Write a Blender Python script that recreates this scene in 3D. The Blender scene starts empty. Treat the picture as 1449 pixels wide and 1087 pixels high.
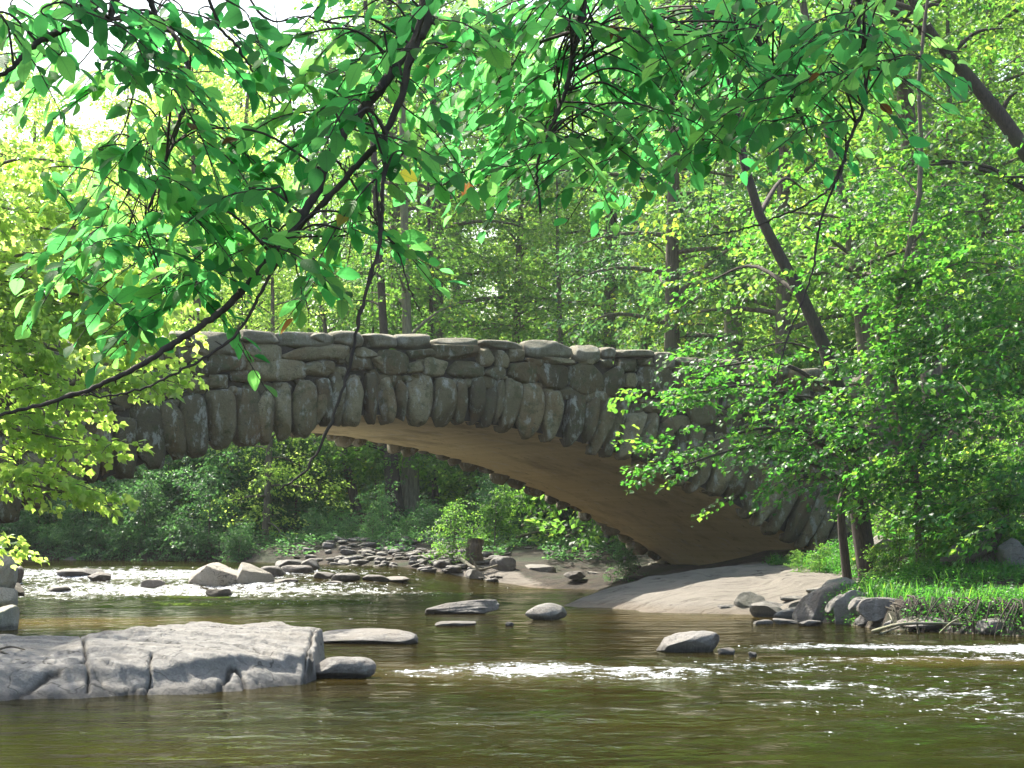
import bpy, math, random
import numpy as np
from math import radians, sin, cos, pi, sqrt

S = bpy.context.scene
COL = S.collection
# ------------------------------------------------------------------ camera, sky, sun, exposure
FPX, EYE, HOR = 3000.0, 1.8, 745.0                       # focal length in photo pixels, eye height, horizon row
PITCH = math.atan((HOR - 543.5) / FPX)
cam = bpy.data.cameras.new('camera'); camo = bpy.data.objects.new('camera', cam); COL.objects.link(camo)
cam.sensor_width = 36.0; cam.lens = 36.0 * FPX / 1449.0; cam.clip_start = 0.1; cam.clip_end = 2000
camo.location = (0, 0, EYE); camo.rotation_euler = (pi / 2 + PITCH, 0, 0)
S.camera = camo
SUN = np.array([-0.50, 0.60, 1.05]); SUN /= np.linalg.norm(SUN)
W = bpy.data.worlds.new('World'); S.world = W; W.use_nodes = True
nt = W.node_tree; bg = nt.nodes['Background']
sky = nt.nodes.new('ShaderNodeTexSky'); sky.sky_type = 'NISHITA'; sky.sun_disc = False
sky.sun_elevation = math.asin(SUN[2]); sky.sun_rotation = math.atan2(SUN[0], SUN[1])
sky.air_density = 1.3; sky.dust_density = 4.0; sky.ozone_density = 1.0
nt.links.new(sky.outputs[0], bg.inputs[0]); bg.inputs[1].default_value = 0.15
sl = bpy.data.lights.new('sun', 'SUN'); sl.energy = 5.0; sl.angle = radians(0.53); sl.color = (1.0, 0.95, 0.84)
so = bpy.data.objects.new('sun', sl); COL.objects.link(so); so.location = (0, 0, 60)
from mathutils import Vector, Matrix, noise as mnoise
so.rotation_euler = Vector(SUN).to_track_quat('Z', 'Y').to_euler()
S.view_settings.view_transform = 'Standard'; S.view_settings.look = 'None'
S.view_settings.exposure = 1.5; S.view_settings.gamma = 1.0
S.render.engine = 'CYCLES'
cy = S.cycles
cy.max_bounces = 8; cy.diffuse_bounces = 4; cy.glossy_bounces = 3; cy.transmission_bounces = 4
cy.volume_bounces = 0; cy.sample_clamp_indirect = 6.0; cy.sample_clamp_direct = 40.0
cy.caustics_reflective = False; cy.caustics_refractive = False
cy.use_denoising = True
cy.use_adaptive_sampling = True; cy.adaptive_threshold = 0.02

# ------------------------------------------------------------------ maths helpers
CP, SP = cos(PITCH), sin(PITCH)
O = np.array([0, 0, EYE])
def ray(px, py):
    a = (px - 724.5) / FPX; b = -(py - 543.5) / FPX
    return np.array([a, CP - b * SP, SP + b * CP])
def at(px, py, Y):
    d = ray(px, py); return O + d * (Y / d[1])
def onz(px, py, z=0.0):
    d = ray(px, py); return O + d * ((z - EYE) / d[2])
TH = radians(26)
BE = np.array([cos(TH), sin(TH), 0.0]); BN = np.array([sin(TH), -cos(TH), 0.0]); BC = np.array([-1.6, 50.0, 0.0])
def onb(px, py):
    d = ray(px, py); t = BN @ (BC - O) / (BN @ d); P = O + t * d
    return np.array([(P - BC) @ BE, P[2]])
def bw(u, z, s=0.0):                                       # bridge coordinates (along, up, into) -> world
    return BC + BE * u - BN * s + np.array([0, 0, z])
def smooth(t): t = np.clip(t, 0, 1); return t * t * (3 - 2 * t)
def lin(pts, n):                                           # smooth resample of a polyline (Catmull-Rom)
    P = np.asarray(pts, float); m = len(P)
    if m == 2: t = np.linspace(0, 1, n)[:, None]; return P[0] * (1 - t) + P[1] * t
    Q = np.vstack([2 * P[0] - P[1], P, 2 * P[-1] - P[-2]]); out = []
    for T in np.linspace(0, m - 1 - 1e-6, n):
        i = int(T); t = T - i; a, b, c, d = Q[i:i + 4]
        out.append(.5 * ((2 * b) + (c - a) * t + (2 * a - 5 * b + 4 * c - d) * t * t + (-a + 3 * b - 3 * c + d) * t ** 3))
    return np.array(out)
def waves(P, rng, freqs=(1.5, 3.5, 8), amps=(1, .5, .25), k=5):
    v = np.zeros(len(P))
    for f, a in zip(freqs, amps):
        for _ in range(k):
            d = rng.normal(size=P.shape[1]); d /= np.linalg.norm(d)
            v += a / k * 1.6 * np.sin(P @ d * f * rng.uniform(.7, 1.4) * 2 + rng.uniform(0, 6.28))
    return v

# ------------------------------------------------------------------ mesh helpers
class MB:
    def __init__(s): s.V = []; s.F = []; s.T = []; s.n = 0; s.M = []
    def add(s, V, F, tone=0.5, mi=0):
        V = np.asarray(V, float); F = np.asarray(F, int)
        s.V.append(V); s.F.append(F + s.n); s.n += len(V); s.M.append(np.full(len(F), mi))
        s.T.append(np.full(len(V), tone) if np.isscalar(tone) else np.asarray(tone))
        return s
    def mesh(s, name, mats, smooth_=True, attrs=None):
        V = np.vstack(s.V); me = bpy.data.meshes.new(name)
        me.vertices.add(len(V)); me.vertices.foreach_set('co', V.ravel())
        tot = np.concatenate([np.full(len(f), f.shape[1]) for f in s.F]); idx = np.concatenate([f.ravel() for f in s.F])
        me.loops.add(len(idx)); me.loops.foreach_set('vertex_index', idx.astype(np.int32))
        me.polygons.add(len(tot)); st = np.concatenate([[0], np.cumsum(tot)[:-1]])
        me.polygons.foreach_set('loop_start', st.astype(np.int32)); me.polygons.foreach_set('loop_total', tot.astype(np.int32))
        me.polygons.foreach_set('use_smooth', np.full(len(tot), bool(smooth_)))
        me.polygons.foreach_set('material_index', np.concatenate(s.M).astype(np.int32))
        at_ = me.attributes.new('tone', 'FLOAT', 'POINT'); at_.data.foreach_set('value', np.concatenate(s.T).astype(np.float32))
        for k, v in (attrs or {}).items():
            q = me.attributes.new(k, 'FLOAT', 'POINT'); q.data.foreach_set('value', np.asarray(v, np.float32))
        me.update(calc_edges=True)
        for m in (mats if isinstance(mats, (list, tuple)) else [mats]): me.materials.append(m)
        return me
    def obj(s, name, mats, parent=None, smooth_=True, attrs=None):
        return link(name, s.mesh(name, mats, smooth_, attrs), parent)
def link(name, me, parent=None):
    o = bpy.data.objects.new(name, me); COL.objects.link(o)
    if parent is not None: o.parent = parent; o.matrix_parent_inverse = parent.matrix_world.inverted() if False else Matrix.Translation(-parent.location) if me is not None and o.get('w') is None else Matrix()
    return o
def empty(name, loc=(0, 0, 0)):
    o = bpy.data.objects.new(name, None); COL.objects.link(o); o.location = tuple(loc); o.empty_display_size = .3; return o
def tag(o, label=None, cat=None, group=None, kind=None):
    if label: o['label'] = label
    if cat: o['category'] = cat
    if group: o['group'] = group
    if kind: o['kind'] = kind
    return o
def tube(mb, pts, rad, k=8, tone=.5, wob=0, seed=0, cap=True):
    P = np.asarray(pts, float); n = len(P); R = np.broadcast_to(np.asarray(rad, float), (n,)) if np.ndim(rad) else np.full(n, rad)
    T = np.gradient(P, axis=0); T /= np.linalg.norm(T, axis=1)[:, None] + 1e-9
    up = np.array([0, 0, 1.0]) if abs(T[0][2]) < .9 else np.array([1.0, 0, 0])
    a = np.cross(T, up); a /= np.linalg.norm(a, axis=1)[:, None] + 1e-9; b = np.cross(T, a)
    th = np.linspace(0, 2 * pi, k, endpoint=False)
    r = R[:, None] * np.ones((1, k))
    if wob: r = r * (1 + wob * np.random.default_rng(seed).normal(size=(n, k)))
    V = P[:, None] + r[..., None] * (a[:, None] * np.cos(th)[None, :, None] + b[:, None] * np.sin(th)[None, :, None])
    i = np.arange(n - 1)[:, None] * k; j = np.arange(k)[None]; j2 = (j + 1) % k
    F = np.stack([i + j, i + j2, i + k + j2, i + k + j], -1).reshape(-1, 4)
    mb.add(V.reshape(-1, 3), F, tone)
def cubesphere(N):
    V = []; F = []; g = np.tan(np.linspace(-1, 1, N + 1) * pi / 4)
    A, B = np.meshgrid(g, g, indexing='ij'); one = np.ones_like(A); n = 0
    for f in ((one, A, B), (-one, B, A), (B, one, A), (A, -one, B), (A, B, one), (B, A, -one)):
        V.append(np.stack(f, -1).reshape(-1, 3)); i, j = np.meshgrid(range(N), range(N), indexing='ij')
        q = (i * (N + 1) + j).ravel(); F.append(np.stack([q, q + N + 1, q + N + 2, q + 1], 1) + n); n += (N + 1) ** 2
    V = np.vstack(V); F = np.vstack(F)
    key = {}; rm = np.zeros(len(V), int); U = []
    for i_, v in enumerate(np.round(V, 5)):
        t = tuple(v + 0.0)
        if t not in key: key[t] = len(U); U.append(V[i_])
        rm[i_] = key[t]
    U = np.array(U); return U / np.linalg.norm(U, axis=1)[:, None], rm[F]
CS = {n: cubesphere(n) for n in (4, 8, 12, 22)}
def stone(mb, c, ax, half, seed, p=3.2, rough=.07, N=8, tone=None, taper=0, chop=0, freqs=(1.2, 2.6, 6), cut=(.74, .93)):
    D, F = CS[N]; rng = np.random.default_rng(seed)
    r = (np.abs(D) ** p).sum(1) ** (-1 / p)
    V = D * r[:, None]
    for _ in range(chop):
        d = rng.normal(size=3); d /= np.linalg.norm(d); h = (V @ d).max() * rng.uniform(*cut)
        e = V @ d - h; V = V - np.where(e > 0, e, 0)[:, None] * d * .93
    V = V * (1 + rough * waves(D, rng, freqs, (1, .55, .28)))[:, None]
    if taper: V[:, 0] *= 1 - taper * np.clip(-V[:, 2] + .1, 0, 1) ** 2
    V = V * np.asarray(half)[None]
    A = np.asarray(ax)                                        # rows = local axes in world
    mb.add(V @ A + np.asarray(c), F, rng.random() if tone is None else tone)

# ------------------------------------------------------------------ materials
def mat(name):
    m = bpy.data.materials.new(name); m.use_nodes = True; n = m.node_tree.nodes; l = m.node_tree.links
    return m, n, l, n['Principled BSDF'], n['Material Output']
def N_(n, t, **k):
    o = n.new(t)
    for a, b in k.items():
        if a.startswith('i_'): o.inputs[a[2:].replace('_', ' ')].default_value = b
        else: setattr(o, a, b)
    return o
def ramp(n, stops):
    r = n.new('ShaderNodeValToRGB'); e = r.color_ramp.elements
    while len(e) < len(stops): e.new(.5)
    for q, (p, c) in zip(e, stops): q.position = p; q.color = (*c, 1)
    return r
def mixc(n, l, f, a, b, mode='MIX'):
    m = n.new('ShaderNodeMix'); m.data_type = 'RGBA'; m.blend_type = mode
    for s, v in ((0, f), (6, a), (7, b)):
        if isinstance(v, bpy.types.NodeSocket): l.new(v, m.inputs[s])
        elif s == 0: m.inputs[0].default_value = v
        else: m.inputs[s].default_value = (*v, 1)
    return m.outputs[2]
def noise_(n, l, scale, detail=5, rough=.55, vec=None, w=0):
    t = n.new('ShaderNodeTexNoise'); t.inputs['Scale'].default_value = scale; t.inputs['Detail'].default_value = detail
    t.inputs['Roughness'].default_value = rough
    if vec is not None: l.new(vec, t.inputs['Vector'])
    return t.outputs['Fac']
def coord(n, l, scale=(1, 1, 1), off=(0, 0, 0)):
    g = n.new('ShaderNodeNewGeometry'); m = n.new('ShaderNodeMapping'); m.inputs['Scale'].default_value = scale; m.inputs['Location'].default_value = off
    l.new(g.outputs['Position'], m.inputs['Vector']); return m.outputs[0]
def attr(n, name):
    a = n.new('ShaderNodeAttribute'); a.attribute_name = name; return a.outputs['Fac']
def mrange(n, l, v, a, b, c=0, d=1):
    m = n.new('ShaderNodeMapRange'); m.inputs[1].default_value = a; m.inputs[2].default_value = b; m.inputs[3].default_value = c; m.inputs[4].default_value = d
    l.new(v, m.inputs[0]); return m.outputs[0]
def mathn(n, l, op, a, b):
    m = n.new('ShaderNodeMath'); m.operation = op
    for i, v in enumerate((a, b)):
        if isinstance(v, bpy.types.NodeSocket): l.new(v, m.inputs[i])
        else: m.inputs[i].default_value = v
    return m.outputs[0]
def bump(n, l, b, hs, st=.5, dist=.05):
    prev = None
    for h, s, d in hs:
        x = n.new('ShaderNodeBump'); x.inputs['Strength'].default_value = s; x.inputs['Distance'].default_value = d
        l.new(h, x.inputs['Height'])
        if prev is not None: l.new(prev, x.inputs['Normal'])
        prev = x.outputs[0]
    l.new(prev, b.inputs['Normal'])
def stone_mat(name, c1, c2, c3, lichen, lam=.5, stain=None, sam=.4, rough=.85, sc=1.0, wet=False, moss=0, crack=False, hairl=0):
    m, n, l, b, o = mat(name); co = coord(n, l)
    r = ramp(n, [(0, c1), (.5, c2), (1, c3)]); l.new(mathn(n, l, 'ADD', mathn(n, l, 'MULTIPLY', attr(n, 'tone'), .65), mathn(n, l, 'MULTIPLY', noise_(n, l, 1.6 * sc, 6, .6, co), .35)), r.inputs[0])
    c = r.outputs[0]
    if stain: c = mixc(n, l, mrange(n, l, noise_(n, l, .9 * sc, 5, .6, coord(n, l, (1, 1, .6), (7, 3, 1))), .5, .68, 0, sam), c, stain)
    n1 = noise_(n, l, 5 * sc, 8, .7, coord(n, l, (1, 1, .45), (3, 9, 4)))
    c = mixc(n, l, mrange(n, l, n1, .54, .62, 0, lam), c, lichen)
    fine = noise_(n, l, 38 * sc, 6, .7, co)
    c = mixc(n, l, .55, c, ramp_g(n, l, fine), 'MULTIPLY')
    if hairl: c = hair(n, l, c, hairl, coord(n, l, (1, 1, 1.4), (3, 1, 8)))
    if moss: c = mixc(n, l, mrange(n, l, noise_(n, l, 3.1 * sc, 7, .7, coord(n, l, (1, 1, 1), (11, 2, 5))), .53, .63, 0, moss), c, (.050, .062, .018))
    if crack: c = mixc(n, l, mrange(n, l, attr(n, 'crack'), .3, .8), c, (.02, .017, .012))  # slab cracks coloured dark, dirt and groove shade together
    if wet:                                                   # damp dark band just above the water, where stone soaks
        z = N_(n, 'ShaderNodeSeparateXYZ'); l.new(co, z.inputs[0])
        hh = mathn(n, l, 'ADD', z.outputs[2], mathn(n, l, 'MULTIPLY', noise_(n, l, 3, 4, .6, co), -.12))
        c = mixc(n, l, mrange(n, l, hh, -.02, .05, .75, 0), c, tuple(v * .3 for v in c1))
    l.new(c, b.inputs['Base Color']); b.inputs['Roughness'].default_value = rough
    bump(n, l, b, [(noise_(n, l, 6 * sc, 9, .7, co), .8, .10 / sc), (fine, .6, .016 / sc)])
    return m
def hair(n, l, c, sc, vec, amt=.8, col=(.03, .026, .02), w=.010):   # hairline cracks with dirt in them
    f = noise_(n, l, sc, 3, .6, vec); a = mathn(n, l, 'ABSOLUTE', mathn(n, l, 'SUBTRACT', f, .5), 0)
    g = mrange(n, l, noise_(n, l, sc * .7, 2, .5, vec), .46, .56, 0, amt)
    return mixc(n, l, mathn(n, l, 'MULTIPLY', mrange(n, l, a, w * .3, w, 1, 0), g), c, col)
def ramp_g(n, l, v):
    r = ramp(n, [(.25, (.45,) * 3), (.6, (1.25,) * 3)]); l.new(v, r.inputs[0]); return r.outputs[0]
M = {}
M['bridge'] = stone_mat('bridge_stone', (.040, .033, .015), (.120, .104, .052), (.29, .25, .145), (.38, .39, .34), .6, (.16, .095, .035), .7, moss=.75, hairl=3)
M['coping'] = stone_mat('coping_stone', (.10, .09, .06), (.17, .155, .105), (.26, .24, .17), (.32, .33, .29), .5, (.09, .10, .05), .5, moss=.5)
M['mortar'] = stone_mat('mortar', (.035, .030, .022), (.05, .042, .03), (.06, .05, .035), (.08, .07, .05), .3)
M['rock'] = stone_mat('river_rock', (.11, .10, .088), (.16, .148, .13), (.22, .205, .182), (.30, .29, .27), .35, (.17, .14, .10), .4, wet=True, hairl=2)
M['pale'] = stone_mat('pale_rock', (.20, .18, .15), (.27, .25, .21), (.34, .32, .28), (.40, .385, .36), .4, (.15, .11, .07), .5, wet=True, hairl=1.6)
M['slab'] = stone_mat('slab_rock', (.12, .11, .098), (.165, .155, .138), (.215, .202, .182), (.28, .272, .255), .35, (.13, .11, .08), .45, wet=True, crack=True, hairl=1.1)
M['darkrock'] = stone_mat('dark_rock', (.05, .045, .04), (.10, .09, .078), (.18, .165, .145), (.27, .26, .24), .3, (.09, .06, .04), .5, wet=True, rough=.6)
M['rubble'] = stone_mat('rubble_stone', (.07, .062, .05), (.13, .12, .10), (.22, .205, .18), (.28, .27, .25), .3, (.10, .09, .04), .5)
M['road'] = stone_mat('asphalt', (.05, .05, .05), (.055, .055, .055), (.06, .06, .06), (.07, .07, .07), .2)
def soffit_mat():
    m, n, l, b, o = mat('soffit_concrete')
    tc = N_(n, 'ShaderNodeUVMap'); tc.uv_map = 'uv'
    mp = N_(n, 'ShaderNodeMapping'); mp.inputs['Scale'].default_value = (5.5, .12, 1); l.new(tc.outputs[0], mp.inputs[0])
    boards = noise_(n, l, 1.0, 3, .5, mp.outputs[0])
    co = coord(n, l)
    c = mixc(n, l, mrange(n, l, boards, .2, .8), (.52, .41, .20), (.66, .54, .29))
    c = mixc(n, l, mrange(n, l, noise_(n, l, .55, 6, .65, co), .5, .68, 0, .7), c, (.22, .155, .075))
    c = mixc(n, l, mrange(n, l, noise_(n, l, 1.6, 8, .75, co), .56, .64, 0, .5), c, (.60, .53, .40))
    c = mixc(n, l, mrange(n, l, noise_(n, l, 3.4, 8, .75, coord(n, l, (1, 1, .4), (8, 1, 3))), .58, .66, 0, .6), c, (.09, .06, .03))
    l.new(c, b.inputs['Base Color']); b.inputs['Roughness'].default_value = .9
    bump(n, l, b, [(boards, .3, .02), (noise_(n, l, 14, 6, .6, co), .4, .03)]); return m
M['soffit'] = soffit_mat()
def bark_mat(name, c1, c2, sc=1, moss=0):
    m, n, l, b, o = mat(name); tc = N_(n, 'ShaderNodeTexCoord')
    mp = N_(n, 'ShaderNodeMapping'); mp.inputs['Scale'].default_value = (14 * sc, 14 * sc, 2.2 * sc); l.new(tc.outputs['Object'], mp.inputs[0])
    f = noise_(n, l, 1, 7, .65, mp.outputs[0]); r = ramp(n, [(.3, c1), (.68, c2)]); l.new(f, r.inputs[0]); c = r.outputs[0]
    c = mixc(n, l, mrange(n, l, noise_(n, l, 1.3, 4, .6, tc.outputs['Object']), .5, .66, 0, .5 + moss), c, (c2[0] * .8, c2[1] * 1.05, c2[2] * .7))
    l.new(c, b.inputs['Base Color']); b.inputs['Roughness'].default_value = .9
    bump(n, l, b, [(f, .8, .03 / sc)]); return m
M['bark'] = bark_mat('bark', (.045, .036, .026), (.16, .13, .095))
M['bark_pale'] = bark_mat('pale_bark', (.10, .09, .065), (.27, .24, .18))
M['bark_dark'] = bark_mat('dark_bark', (.018, .014, .011), (.075, .055, .042), 3)
def leaf_mat(name, stops, trans, tf=.55, rough=.42, vein=False, spec=.35):
    m, n, l, b, o = mat(name); t = attr(n, 'tone')
    oi = N_(n, 'ShaderNodeObjectInfo')
    tt = mathn(n, l, 'ADD', t, mathn(n, l, 'MULTIPLY', mathn(n, l, 'SUBTRACT', oi.outputs['Random'], .5), .28))
    r = ramp(n, stops); l.new(tt, r.inputs[0]); c = r.outputs[0]
    r2 = ramp(n, trans); l.new(tt, r2.inputs[0]); c2 = r2.outputs[0]
    if vein:
        u = attr(n, 'lx'); v = mathn(n, l, 'ADD', attr(n, 'ly'), mathn(n, l, 'MULTIPLY', mathn(n, l, 'ABSOLUTE', u, 0), -1.0))
        s = mathn(n, l, 'ABSOLUTE', mathn(n, l, 'SINE', mathn(n, l, 'MULTIPLY', v, 26), 0), 0)
        ve = mrange(n, l, s, .0, .28, .55, 0); mid = mrange(n, l, mathn(n, l, 'ABSOLUTE', u, 0), .0, .03, .8, 0)
        ve = mathn(n, l, 'MAXIMUM', ve, mid)
        sp = mrange(n, l, noise_(n, l, 60, 4, .6, coord(n, l)), .66, .72, 0, .7)
        c = mixc(n, l, ve, c, (.16, .36, .14)); c2 = mixc(n, l, mathn(n, l, 'MULTIPLY', ve, .6), c2, (.05, .26, .05)); c2 = mixc(n, l, sp, c2, (.1, .13, .02))
        bump(n, l, b, [(s, .25, .004)])
    l.new(c, b.inputs['Base Color']); b.inputs['Roughness'].default_value = rough; b.inputs['Specular IOR Level'].default_value = spec
    tr = N_(n, 'ShaderNodeBsdfTranslucent'); l.new(c2, tr.inputs[0])
    mx = N_(n, 'ShaderNodeMixShader'); mx.inputs[0].default_value = tf
    l.new(b.outputs[0], mx.inputs[1]); l.new(tr.outputs[0], mx.inputs[2]); l.new(mx.outputs[0], o.inputs[0]); return m
G1 = [(0, (.018, .055, .012)), (.5, (.045, .12, .02)), (.97, (.09, .19, .03)), (1, (.17, .22, .03))]
T1 = [(0, (.10, .26, .03)), (.5, (.26, .55, .08)), (.97, (.44, .64, .07)), (1, (.60, .66, .08))]
M['leaf'] = leaf_mat('leaf', G1, T1)
M['leaf_blue'] = leaf_mat('cool_leaf', [(0, (.020, .055, .026)), (.5, (.045, .115, .05)), (1, (.085, .18, .07))], [(0, (.07, .20, .05)), (.5, (.14, .34, .09)), (1, (.28, .50, .12))])
M['leaf_right'] = leaf_mat('maple_leaf', [(0, (.015, .06, .015)), (.5, (.035, .125, .025)), (1, (.10, .22, .035))], [(0, (.05, .24, .03)), (.5, (.13, .42, .04)), (1, (.38, .62, .07))])
M['leaf_lime'] = leaf_mat('sunny_leaf', [(0, (.05, .13, .025)), (.5, (.12, .26, .05)), (1, (.20, .36, .08))], [(0, (.30, .54, .07)), (.5, (.52, .78, .12)), (1, (.70, .88, .2))], .68, .3, spec=.7)  # brighter leaf colours, sun and haze glow painted in
M['leaf_near'] = leaf_mat('elm_leaf', [(0, (.028, .10, .028)), (.45, (.065, .20, .055)), (.95, (.13, .29, .07)), (.975, (.42, .34, .05)), (1, (.2, .08, .03))], [(0, (.05, .34, .08)), (.5, (.15, .62, .15)), (.95, (.38, .78, .16)), (.975, (.75, .6, .08)), (1, (.2, .08, .03))], .68, .5, True, spec=.2)
M['dead'] = leaf_mat('dead_leaf', [(0, (.10, .05, .02)), (1, (.25, .14, .06))], [(0, (.10, .05, .02)), (1, (.25, .14, .06))], .2)

# ------------------------------------------------------------------ ground, water
WP = np.array([(16, -8), (13, 20), (11, 30), (8.6, 34.8), (6.6, 37.2), (6.0, 40), (4.9, 43.6), (3.4, 44.1), (2.4, 45.0), (1.4, 46.5), (1.1, 48.5), (1.9, 52), (2.6, 57), (2.3, 60.5),
               (0, 62.2), (-3, 63.2), (-4.5, 64.5), (-7, 68), (-10, 72), (-16, 75), (-30, 80), (-70, 84), (-70, 70), (-35, 66), (-17, 56), (-12.8, 48), (-11.2, 44), (-13.5, 40), (-14, 20), (-14, -8)], float)
def shore(X, Y):
    d = np.full(X.shape, 1e9); ins = np.zeros(X.shape, bool)
    for (ax, ay), (bx, by) in zip(WP, np.roll(WP, -1, 0)):
        ex, ey = bx - ax, by - ay; t = np.clip(((X - ax) * ex + (Y - ay) * ey) / (ex * ex + ey * ey), 0, 1)
        d = np.minimum(d, np.hypot(X - ax - t * ex, Y - ay - t * ey))
        c = ((ay > Y) != (by > Y)) & (X < ex * (Y - ay) / (ey if ey else 1e-9) + ax); ins ^= c
    return np.where(ins, -d, d)
def wz(X, Y): return .62 * smooth((Y - 55 - 1.2 * np.maximum(0, X + 4)) / 9)
LC = np.array([(6.5, 46, .70), (6.5, 48, .76), (7.2, 45, .68), (5.5, 48, .62), (2.0, 46.5, .15), (3, 48, .35), (5, 46, .4), (5, 50, .62), (6.5, 52, .85), (4, 54, .6), (7, 43.5, .55), (8, 48, 1.05), (3.5, 60, .35), (5, 62, .7), (2, 64, .4), (0, 66, .75), (-3, 68, 1.0),
               (-5, 71, 1.35), (-8, 74, 1.2), (1.5, 71, 1.15), (4, 69, 1.1), (7, 70, 1.7), (0, 78, 2.1), (-4, 80, 2.35), (6, 80, 3), (-15, 80, 1.1), (-20, 90, 2), (0, 100, 4.5), (20, 100, 9), (-20, 110, 5), (0, 130, 10),
               (-40, 120, 8), (40, 130, 16), (-70, 95, 4), (60, 90, 16), (7.2, 39, .5), (8, 37.3, .5), (9.3, 36, .5), (9, 40, .95), (9, 44, 1.2), (10.5, 42, 1.6), (8.5, 46, 1.2), (9, 50, 1.55), (12, 46, 3.0),
               (11.5, 51, 3.6), (13, 57, 4.9), (16, 59, 5.1), (16, 45, 5), (22, 60, 8), (15, 66, 5.5), (12, 35, 1.5), (16, 30, 3), (22, 20, 5), (22, 0, 5), (13.5, 20, .8), (-14, 45, 1.2), (-13.5, 41, .8), (-18, 42, 4.8), (-17, 40, 2.4),
               (-18, 28, 1.5), (-20, 10, 2), (-22, 60, 3), (-40, 55, 8), (-60, 40, 10), (40, 40, 12), (60, 10, 12), (-60, 0, 8), (0, 180, 18), (-100, 180, 18), (100, 180, 24), (0, -40, 2), (0, 300, 30), (-150, 300, 30), (150, 300, 30)], float)
def ground(X, Y, micro=True):
    X = np.asarray(X, float); Y = np.asarray(Y, float)
    sw = np.zeros(X.shape); s = np.zeros(X.shape)
    for x, y, z in LC:
        w = 1 / (((X - x) ** 2 + (Y - y) ** 2) + .15) ** 1.6; sw += w; s += w * z
    land = s / sw; d = shore(X, Y); base = wz(X, Y)
    rampw = np.where((X > 5.9) & (Y < 40.5), .32, 2.6); rampw = np.where(X < -9.5, 1.2, rampw)
    k = smooth(np.maximum(d, 0) / rampw * .5 + .0) * 1.0; k = 1 - (1 - np.clip(np.maximum(d, 0) / rampw, 0, 1)) ** 2
    z = np.where(d > 0, base - .02 + (np.maximum(land, base + .05) - base) * k, base - .04 - .55 * smooth(-d / 1.6))
    if micro:
        bar = smooth((8 - X) / 1.5) * smooth((X - 1.0) / 1) * smooth((Y - 43.6) / 1.2) * smooth((53 - Y) / 2) * (d > 0)
        q = X * .55 + Y * .25 + .5 * np.sin(X * .9 + Y * .4); z = z + bar * (.10 * np.sin(X * .85 + .9 * np.sin(Y * .55)) * np.sin(Y * .9 + .7) + .09 * (np.round(q * 1.6) / 1.6 - q) + .02 * np.sin(X * 5 + 2 * np.sin(Y * 1.4)) * np.sin(Y * 2.3))
        sandy = (X < 8) & (X > -8) & (Y > 42) & (Y < 75)
        amp = np.where(d > 0, np.where(sandy, .35, 1.0), .2)
        z = z + amp * (.05 * np.sin(X * 1.7 + 1.3 * np.sin(Y * .8)) * np.sin(Y * 1.3 + X * .6) + .03 * np.sin(X * 4.1 + Y * 2.2) * np.sin(Y * 3.7 - X * 1.9)) * smooth(np.abs(d) / .8)
    return z
def gz(x, y): return float(ground(np.array([x]), np.array([y]), False)[0])
def grid(name, xs, ys, zf, m, extra=None, tone=.5):
    X, Y = np.meshgrid(xs, ys); Z = zf(X, Y); V = np.stack([X, Y, Z], -1).reshape(-1, 3); nx, ny = len(xs), len(ys)
    i = (np.arange(ny - 1)[:, None] * nx + np.arange(nx - 1)[None]).ravel(); F = np.stack([i, i + 1, i + nx + 1, i + nx], 1)
    mb = MB().add(V, F, tone); at_ = {k: f(X, Y).ravel() for k, f in (extra or {}).items()}
    return mb.obj(name, m, attrs=at_)
def sandmask(X, Y):
    d = shore(X, Y)
    a = smooth((8.2 - X) / 1.2) * smooth((X + 3.5) / 3) * smooth((Y - 42) / 1.5) * smooth((75.5 - Y) / 1.5)
    a = a * (1 - smooth((X - 6.6 - .12 * (50 - Y)) / .6) * (Y < 56))
    uu = (X - BC[0]) * BE[0] + (Y - BC[1]) * BE[1]; ss_ = -((X - BC[0]) * BN[0] + (Y - BC[1]) * BN[1])
    a = a * (1 - smooth((uu - 6.6) / 1.6) * smooth((ss_ - .8) / 1.2))  # sand turns to dark soil under the arch foot, painting its shade
    return np.maximum(a, smooth((-d + .1) / .3))
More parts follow.
